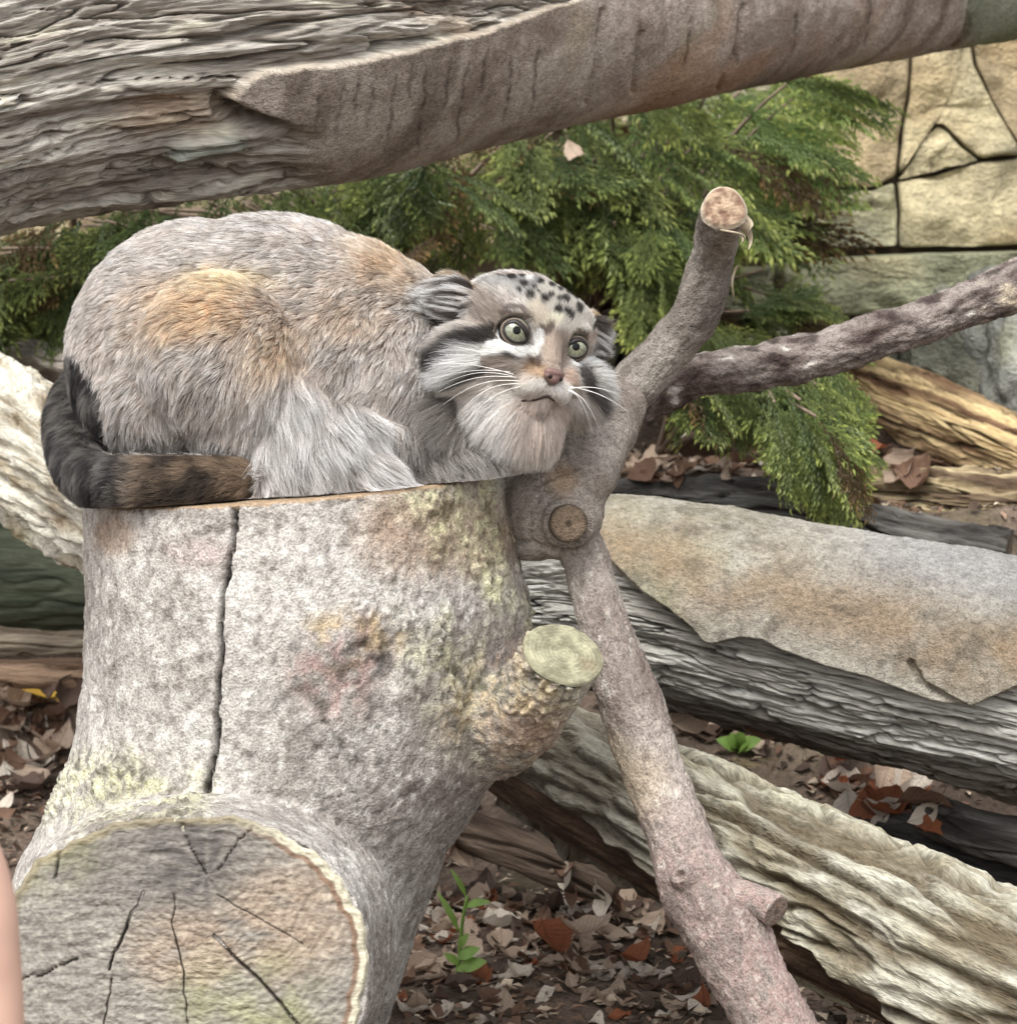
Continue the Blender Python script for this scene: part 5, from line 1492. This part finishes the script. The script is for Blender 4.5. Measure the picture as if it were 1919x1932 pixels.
shrub('dark green evergreen shrub with bare brown twigs spreading behind the back of the cat', at(760, 620, 4.2),
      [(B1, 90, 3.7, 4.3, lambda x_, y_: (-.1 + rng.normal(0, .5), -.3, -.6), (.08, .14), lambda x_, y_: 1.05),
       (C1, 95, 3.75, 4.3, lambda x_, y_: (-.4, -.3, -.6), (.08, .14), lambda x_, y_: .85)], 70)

# ------------------------------------------------------------------ fallen leaves
LEAF_COL = {'tan': (lin(190, 168, 148), 'pale tan'), 'brown': (lin(126, 98, 80), 'brown'), 'rust': (lin(150, 92, 62), 'rust orange'), 'yellow': (lin(226, 184, 84), 'yellow'), 'umber': (lin(98, 80, 70), 'dark brown'), 'cream': (lin(222, 210, 194), 'cream')}
leaf_mats = {k_: plain('dead_leaf_' + k_, tuple(v_[0]), .6, .3, nscale=70, amount=.28, bump=.5, transl=.2) for k_, v_ in LEAF_COL.items()}
for m_ in leaf_mats.values():      # midrib and side veins
    nt = m_.node_tree; N = nt.nodes; L = nt.links
    tc_ = N.new('ShaderNodeTexCoord'); sp_ = N.new('ShaderNodeSeparateXYZ'); L.new(tc_.outputs['Object'], sp_.inputs[0])
    ab = N.new('ShaderNodeMath'); ab.operation = 'ABSOLUTE'; L.new(sp_.outputs['Y'], ab.inputs[0])
    ml = N.new('ShaderNodeMath'); ml.operation = 'MULTIPLY_ADD'; ml.inputs[1].default_value = -1.0; L.new(ab.outputs[0], ml.inputs[0]); L.new(sp_.outputs['X'], ml.inputs[2])
    m2 = N.new('ShaderNodeMath'); m2.operation = 'MULTIPLY'; m2.inputs[1].default_value = 62.0; L.new(ml.outputs[0], m2.inputs[0])
    sn_n = N.new('ShaderNodeMath'); sn_n.operation = 'SINE'; L.new(m2.outputs[0], sn_n.inputs[0])
    pw = N.new('ShaderNodeMapRange'); pw.inputs['From Min'].default_value = .75; pw.inputs['From Max'].default_value = 1.0; L.new(sn_n.outputs[0], pw.inputs['Value'])
    mr_ = N.new('ShaderNodeMapRange'); mr_.inputs['From Min'].default_value = .02; mr_.inputs['From Max'].default_value = .006; L.new(ab.outputs[0], mr_.inputs['Value'])
    mx = N.new('ShaderNodeMath'); mx.operation = 'MAXIMUM'; L.new(pw.outputs[0], mx.inputs[0]); L.new(mr_.outputs[0], mx.inputs[1])
    sc2 = N.new('ShaderNodeMapRange'); sc2.inputs['To Min'].default_value = 1.0; sc2.inputs['To Max'].default_value = .72; L.new(mx.outputs[0], sc2.inputs['Value'])
    bs = N['Principled BSDF']; src = bs.inputs['Base Color'].links[0].from_socket
    vm_ = N.new('ShaderNodeVectorMath'); vm_.operation = 'SCALE'; L.new(src, vm_.inputs[0]); L.new(sc2.outputs[0], vm_.inputs['Scale']); L.new(vm_.outputs[0], bs.inputs['Base Color'])
    b2 = N.new('ShaderNodeBump'); b2.inputs['Strength'].default_value = .5; b2.inputs['Distance'].default_value = .002
    L.new(mx.outputs[0], b2.inputs['Height']); L.new(bs.inputs['Normal'].links[0].from_socket, b2.inputs['Normal']); L.new(b2.outputs[0], bs.inputs['Normal'])
def leaf_mesh(shape, key):
    r = random.Random(shape * 7 + 1)
    nl, nw = 13, 9; Vv, Ff = [], []
    curl = [.5, 1.1, -.6, .8, 1.5][shape]; cup = [.9, -.6, 1.3, 1.0, .6][shape]; asp = [.5, .66, .42, .78, .58][shape]
    for i_ in range(nl):
        t = i_ / (nl - 1)
        hw = asp * .5 * (math.sin(math.pi * t ** .85) ** .8) * (1 + .07 * math.sin(t * 21 + shape) * (shape % 2) + .03 * math.sin(t * 33)) + .004
        ang = curl * (t - .5)
        for j_ in range(nw):
            u = (j_ / (nw - 1)) * 2 - 1
            x_ = (t - .5); y_ = u * hw
            zz = cup * y_ * y_ * 2.2 + .06 * math.sin(t * 11 + u * 3 + shape) * abs(u) + curl * (x_ * x_) * .9 * (1 if curl > 0 else .8)
            zz -= .03 * (1 - abs(u)) ** 2
            Vv.append((x_, y_, zz))
    for i_ in range(nl - 1):
        for j_ in range(nw - 1):
            a_ = i_ * nw + j_; Ff.append([a_, a_ + nw, a_ + nw + 1, a_ + 1])
    # stalk
    b0 = len(Vv)
    for t in (0, 1):
        for q in range(3):
            Vv.append((-.5 - .16 * t, .008 * math.cos(q * 2.1) + .03 * t, .008 * math.sin(q * 2.1) + curl * .25 * .9 * (1 + t * .2) * (1 if curl > 0 else .8)))
    for q in range(3): Ff.append([b0 + q, b0 + (q + 1) % 3, b0 + 3 + (q + 1) % 3, b0 + 3 + q])
    me = mesh_from('fallen_leaf', Vv, Ff); me.materials.append(leaf_mats[key]); return me
leaf_me = {(s_, k_): leaf_mesh(s_, k_) for s_ in range(5) for k_ in LEAF_COL}
bpy.context.view_layer.update()
dg = bpy.context.evaluated_depsgraph_get()
BAD = ('fur', 'body', 'foliage', 'iris', 'eye', 'shaft', 'sawn_', 'pole', 'knob', 'upright', 'side_', 'whisker', 'branch', 'stone', 'fallen_leaf', 'backing', 'boulder')
def ray(px, py):
    o = Vector(CAM); dvec = Vector(at(px, py, 1.0) - CAM).normalized()
    for _ in range(30):
        hit, loc, nor, idx, ob, mat = scene.ray_cast(dg, o, dvec)
        if not hit: return None
        if ob.name.startswith(('foliage', 'branch', 'fallen_leaf', 'whisker')): o = loc + dvec * .002; continue
        if ob.name.startswith(BAD) or ob.parent is stump or ob.parent is cat_root: return None
        if nor.dot(dvec) > 0: nor = -nor
        return loc, nor, ob
    return None
def put_leaf(loc, nor, key, size, where, tilt=.35, shape=None):
    shape = random.randrange(5) if shape is None else shape
    me = leaf_me[(shape, key)]; adj = ('folded', 'curled', 'narrow', 'broad', 'rolled')[shape]
    o = bpy.data.objects.new('fallen_leaf', me); col_main.objects.link(o)
    n_ = Vector(nor).normalized(); n_ = (n_ * .5 + Vector((0, 0, .5)) + Vector((random.gauss(0, tilt), random.gauss(0, tilt) - .25, 0)) * .6).normalized()
    q = n_.to_track_quat('Z', 'Y'); o.rotation_mode = 'QUATERNION'
    from mathutils import Quaternion
    o.rotation_quaternion = q @ Quaternion((0, 0, 1), random.uniform(0, 6.28))
    o.scale = (size, size * random.uniform(.85, 1.15), size * random.uniform(.7, 1.2))
    o.location = Vector(loc) + n_ * size * .09
    tag(o, '%s %s leaf lying %s' % (adj, LEAF_COL[key][1], where), 'leaf', '%s %s leaves %s' % (adj, LEAF_COL[key][1], where))
    return o
def scatter(poly, n_, keys, size, where, need=None):
    c_ = 0; tries = 0
    while c_ < n_ and tries < n_ * 6:
        tries += 1
        q = poly_sample(poly, 1)[0]; h_ = ray(*q)
        if h_ is None: continue
        put_leaf(h_[0], h_[1], random.choice(keys), random.uniform(*size), where); c_ += 1
K1 = ['tan'] * 6 + ['brown'] * 4 + ['umber'] * 2 + ['cream'] * 4 + ['rust']
scatter([(745, 1780), (800, 1700), (1240, 1700), (1330, 1800), (1400, 1932), (735, 1932)], 190, K1, (.018, .038), 'on the soil between stump and leaning pole')
scatter([(840, 1600), (900, 1540), (1250, 1720), (1250, 1760), (800, 1760)], 22, K1, (.02, .045), 'on the soil between stump and leaning pole')
scatter([(0, 1300), (135, 1290), (120, 1400), (70, 1540), (0, 1540)], 46, ['brown', 'tan', 'umber', 'umber', 'cream', 'brown'], (.035, .06), 'in the heap left of the stump')
scatter([(1570, 1470), (1740, 1490), (1770, 1570), (1580, 1540)], 34, ['tan', 'cream', 'rust', 'brown', 'umber'], (.03, .06), 'behind the pale rough log')
scatter([(1290, 1345), (1480, 1390), (1480, 1430), (1320, 1420)], 10, ['tan', 'brown', 'umber'], (.03, .05), 'behind the pale rough log')
scatter([(1150, 868), (1300, 850), (1480, 850), (1480, 905), (1160, 905)], 60, ['tan', 'brown', 'cream', 'tan', 'brown'], (.022, .045), 'on the bank above the peeling log')
scatter([(1640, 860), (1800, 880), (1800, 905), (1640, 890)], 10, ['tan', 'brown', 'brown'], (.03, .05), 'on the flat weathered log')
scatter([(1120, 540), (1230, 540), (1230, 700), (1150, 700)], 16, ['tan', 'brown', 'umber'], (.03, .05), 'on the bank below the ledge')
# the ones that stand out
def one(px, py, key, size, where, shape=None):
    h_ = ray(px, py)
    if h_: put_leaf(Vector(h_[0]) + Vector((0, -.012, .014)), h_[1], key, size, where, .2, shape)
one(80, 1318, 'yellow', .065, 'on top of the heap beside the stump', 3); one(1162, 886, 'yellow', .04, 'beside the knob of the forked branch', 1)
one(1300, 872, 'cream', .042, 'among brown ones on the bank', 3); one(1342, 868, 'cream', .04, 'among brown ones on the bank', 3)
one(1040, 1812, 'rust', .05, 'on the soil by the seedling'); one(1200, 1840, 'rust', .045, 'on the soil by the seedling'); one(1105, 1790, 'tan', .05, 'on the soil by the seedling')
one(1640, 880, 'rust', .05, 'at the end of the flat weathered log'); one(1600, 1450, 'rust', .05, 'behind the brown log butt'); one(1660, 1508, 'tan', .055, 'behind the brown log butt', 3); one(1715, 1520, 'cream', .05, 'behind the brown log butt')
o = put_leaf(at(1085, 290, 3.80), (-.2, -.9, .4), 'tan', .035, 'caught in the shrub under the overhead log', .1, 1)

# loose litter between the leaves: too small and too many to count
nL = 16000
lx = rng.uniform(-.75, .75, nL); ly = 2.5 + 1.9 * rng.random(nL) ** 1.1
lz = terrain(lx, ly) + .004
sz = rng.uniform(.002, .010, nL); an = rng.uniform(0, 6.28, nL)
e1 = np.stack([np.cos(an), np.sin(an), rng.normal(0, .35, nL)], 1) * sz[:, None]; e2 = np.stack([-np.sin(an), np.cos(an), rng.normal(0, .35, nL)], 1) * (sz * rng.uniform(.25, .8, nL))[:, None]
c0 = np.stack([lx, ly, lz], 1)
up_ = np.array([0, 0, 1.0])[None] * (sz * .25)[:, None]
Vl = np.stack([c0 - e1, c0 - e2 * .9 + up_, c0 + e1, c0 + e2 + up_], 1).reshape(-1, 3)
a_ = np.arange(nL) * 4
pal = np.array([lin(150, 122, 104), lin(110, 84, 68), lin(70, 56, 48), lin(190, 170, 150), lin(92, 80, 70)])
lc = np.repeat(pal[rng.integers(0, 5, nL)] * rng.uniform(.7, 1.2, (nL, 1)), 4, 0)
lit = link('leaf_litter', mesh_from('leaf_litter', Vl, np.stack([a_, a_ + 1, a_ + 2, a_ + 3], 1), lc, smooth=False), surf('litter', .85, .2, (200, 200, 200), .3, coords='obj'), kind='stuff')
tag(lit, 'brown crumbled leaf litter scattered over the soil', 'leaf litter')

# small sticks on the soil
for (p, q, r_, lb) in [((905, 1700), (1060, 1840), .0025, 'thin grey twig lying on bare soil beside the seedling'), ((1040, 1650), (1110, 1700), .003, 'short pale twig lying close under the rough log'), ((760, 1860), (930, 1850), .003, 'dark twig lying among leaves at the foot of the stump')]:
    h0, h1 = ray(*p), ray(*q)
    if h0 and h1:
        t_ = thing('fallen_twig', lb, 'twig', tuple(h0[0])); twig('stick', np.array(h0[0]) + [0, 0, .003], np.array(h1[0]) + [0, 0, .003], r_, r_ * .6, t_, .004)

# seedlings
M_seed = plain('seedling_green', tuple(lin(128, 160, 78)), .5, .4, nscale=60, amount=.2, bump=.2, transl=.35)
def blade(P0, P1, w_, root, name='leaf'):
    n_ = 8; Vv, Ff = [], []; T = P1 - P0; L_ = np.linalg.norm(T); side = np.cross(T / L_, -FWD + UP * .6); side /= np.linalg.norm(side); nn_ = np.cross(side, T / L_)
    for i_ in range(n_):
        t = i_ / (n_ - 1); c_ = P0 + T * t + nn_ * L_ * .15 * math.sin(t * math.pi); h_ = w_ * math.sin(math.pi * (t * .92 + .04))
        for u in (-1, 0, 1): Vv.append(c_ + side * h_ * u - nn_ * .12 * h_ * (1 - abs(u)))
    for i_ in range(n_ - 1):
        for u in range(2): Ff.append([i_ * 3 + u, i_ * 3 + u + 1, i_ * 3 + u + 4, i_ * 3 + u + 3])
    part(name, mesh_from(name, Vv, Ff), M_seed, root)
h_ = ray(860, 1850)
if h_:
    B0 = np.array(h_[0]); dS = proj(B0[None])[2][0]
    sdl = thing('seedling', 'slender green seedling growing from the soil beside the stump', 'seedling', tuple(B0))
    M_old = M_twig; M_twig = M_seed
    twig('stem', B0 - [0, 0, .004], at(880, 1692, dS - .01), .0022, .0014, sdl, .0); M_twig = M_old
    for (p, q, w_) in [((866, 1760), (824, 1682), .003), ((880, 1694), (850, 1640), .0025), ((876, 1712), (925, 1702), .004), ((864, 1810), (905, 1790), .006), ((862, 1832), (918, 1815), .007), ((866, 1790), (884, 1762), .004), ((864, 1820), (838, 1800), .004)]:
        blade(at(*p, dS - .008), at(*q, dS - .014), w_, sdl)
h_ = ray(1392, 1412)
if h_:
    B0 = np.array(h_[0]); dS = proj(B0[None])[2][0]
    sdl = thing('seedling', 'tiny bright green sprout below the peeling log', 'seedling', tuple(B0))
    for q in [(1352, 1396), (1378, 1384), (1400, 1378), (1436, 1396), (1410, 1404)]: blade(B0 - [0, 0, .002], at(*q, dS - .015), .008, sdl)
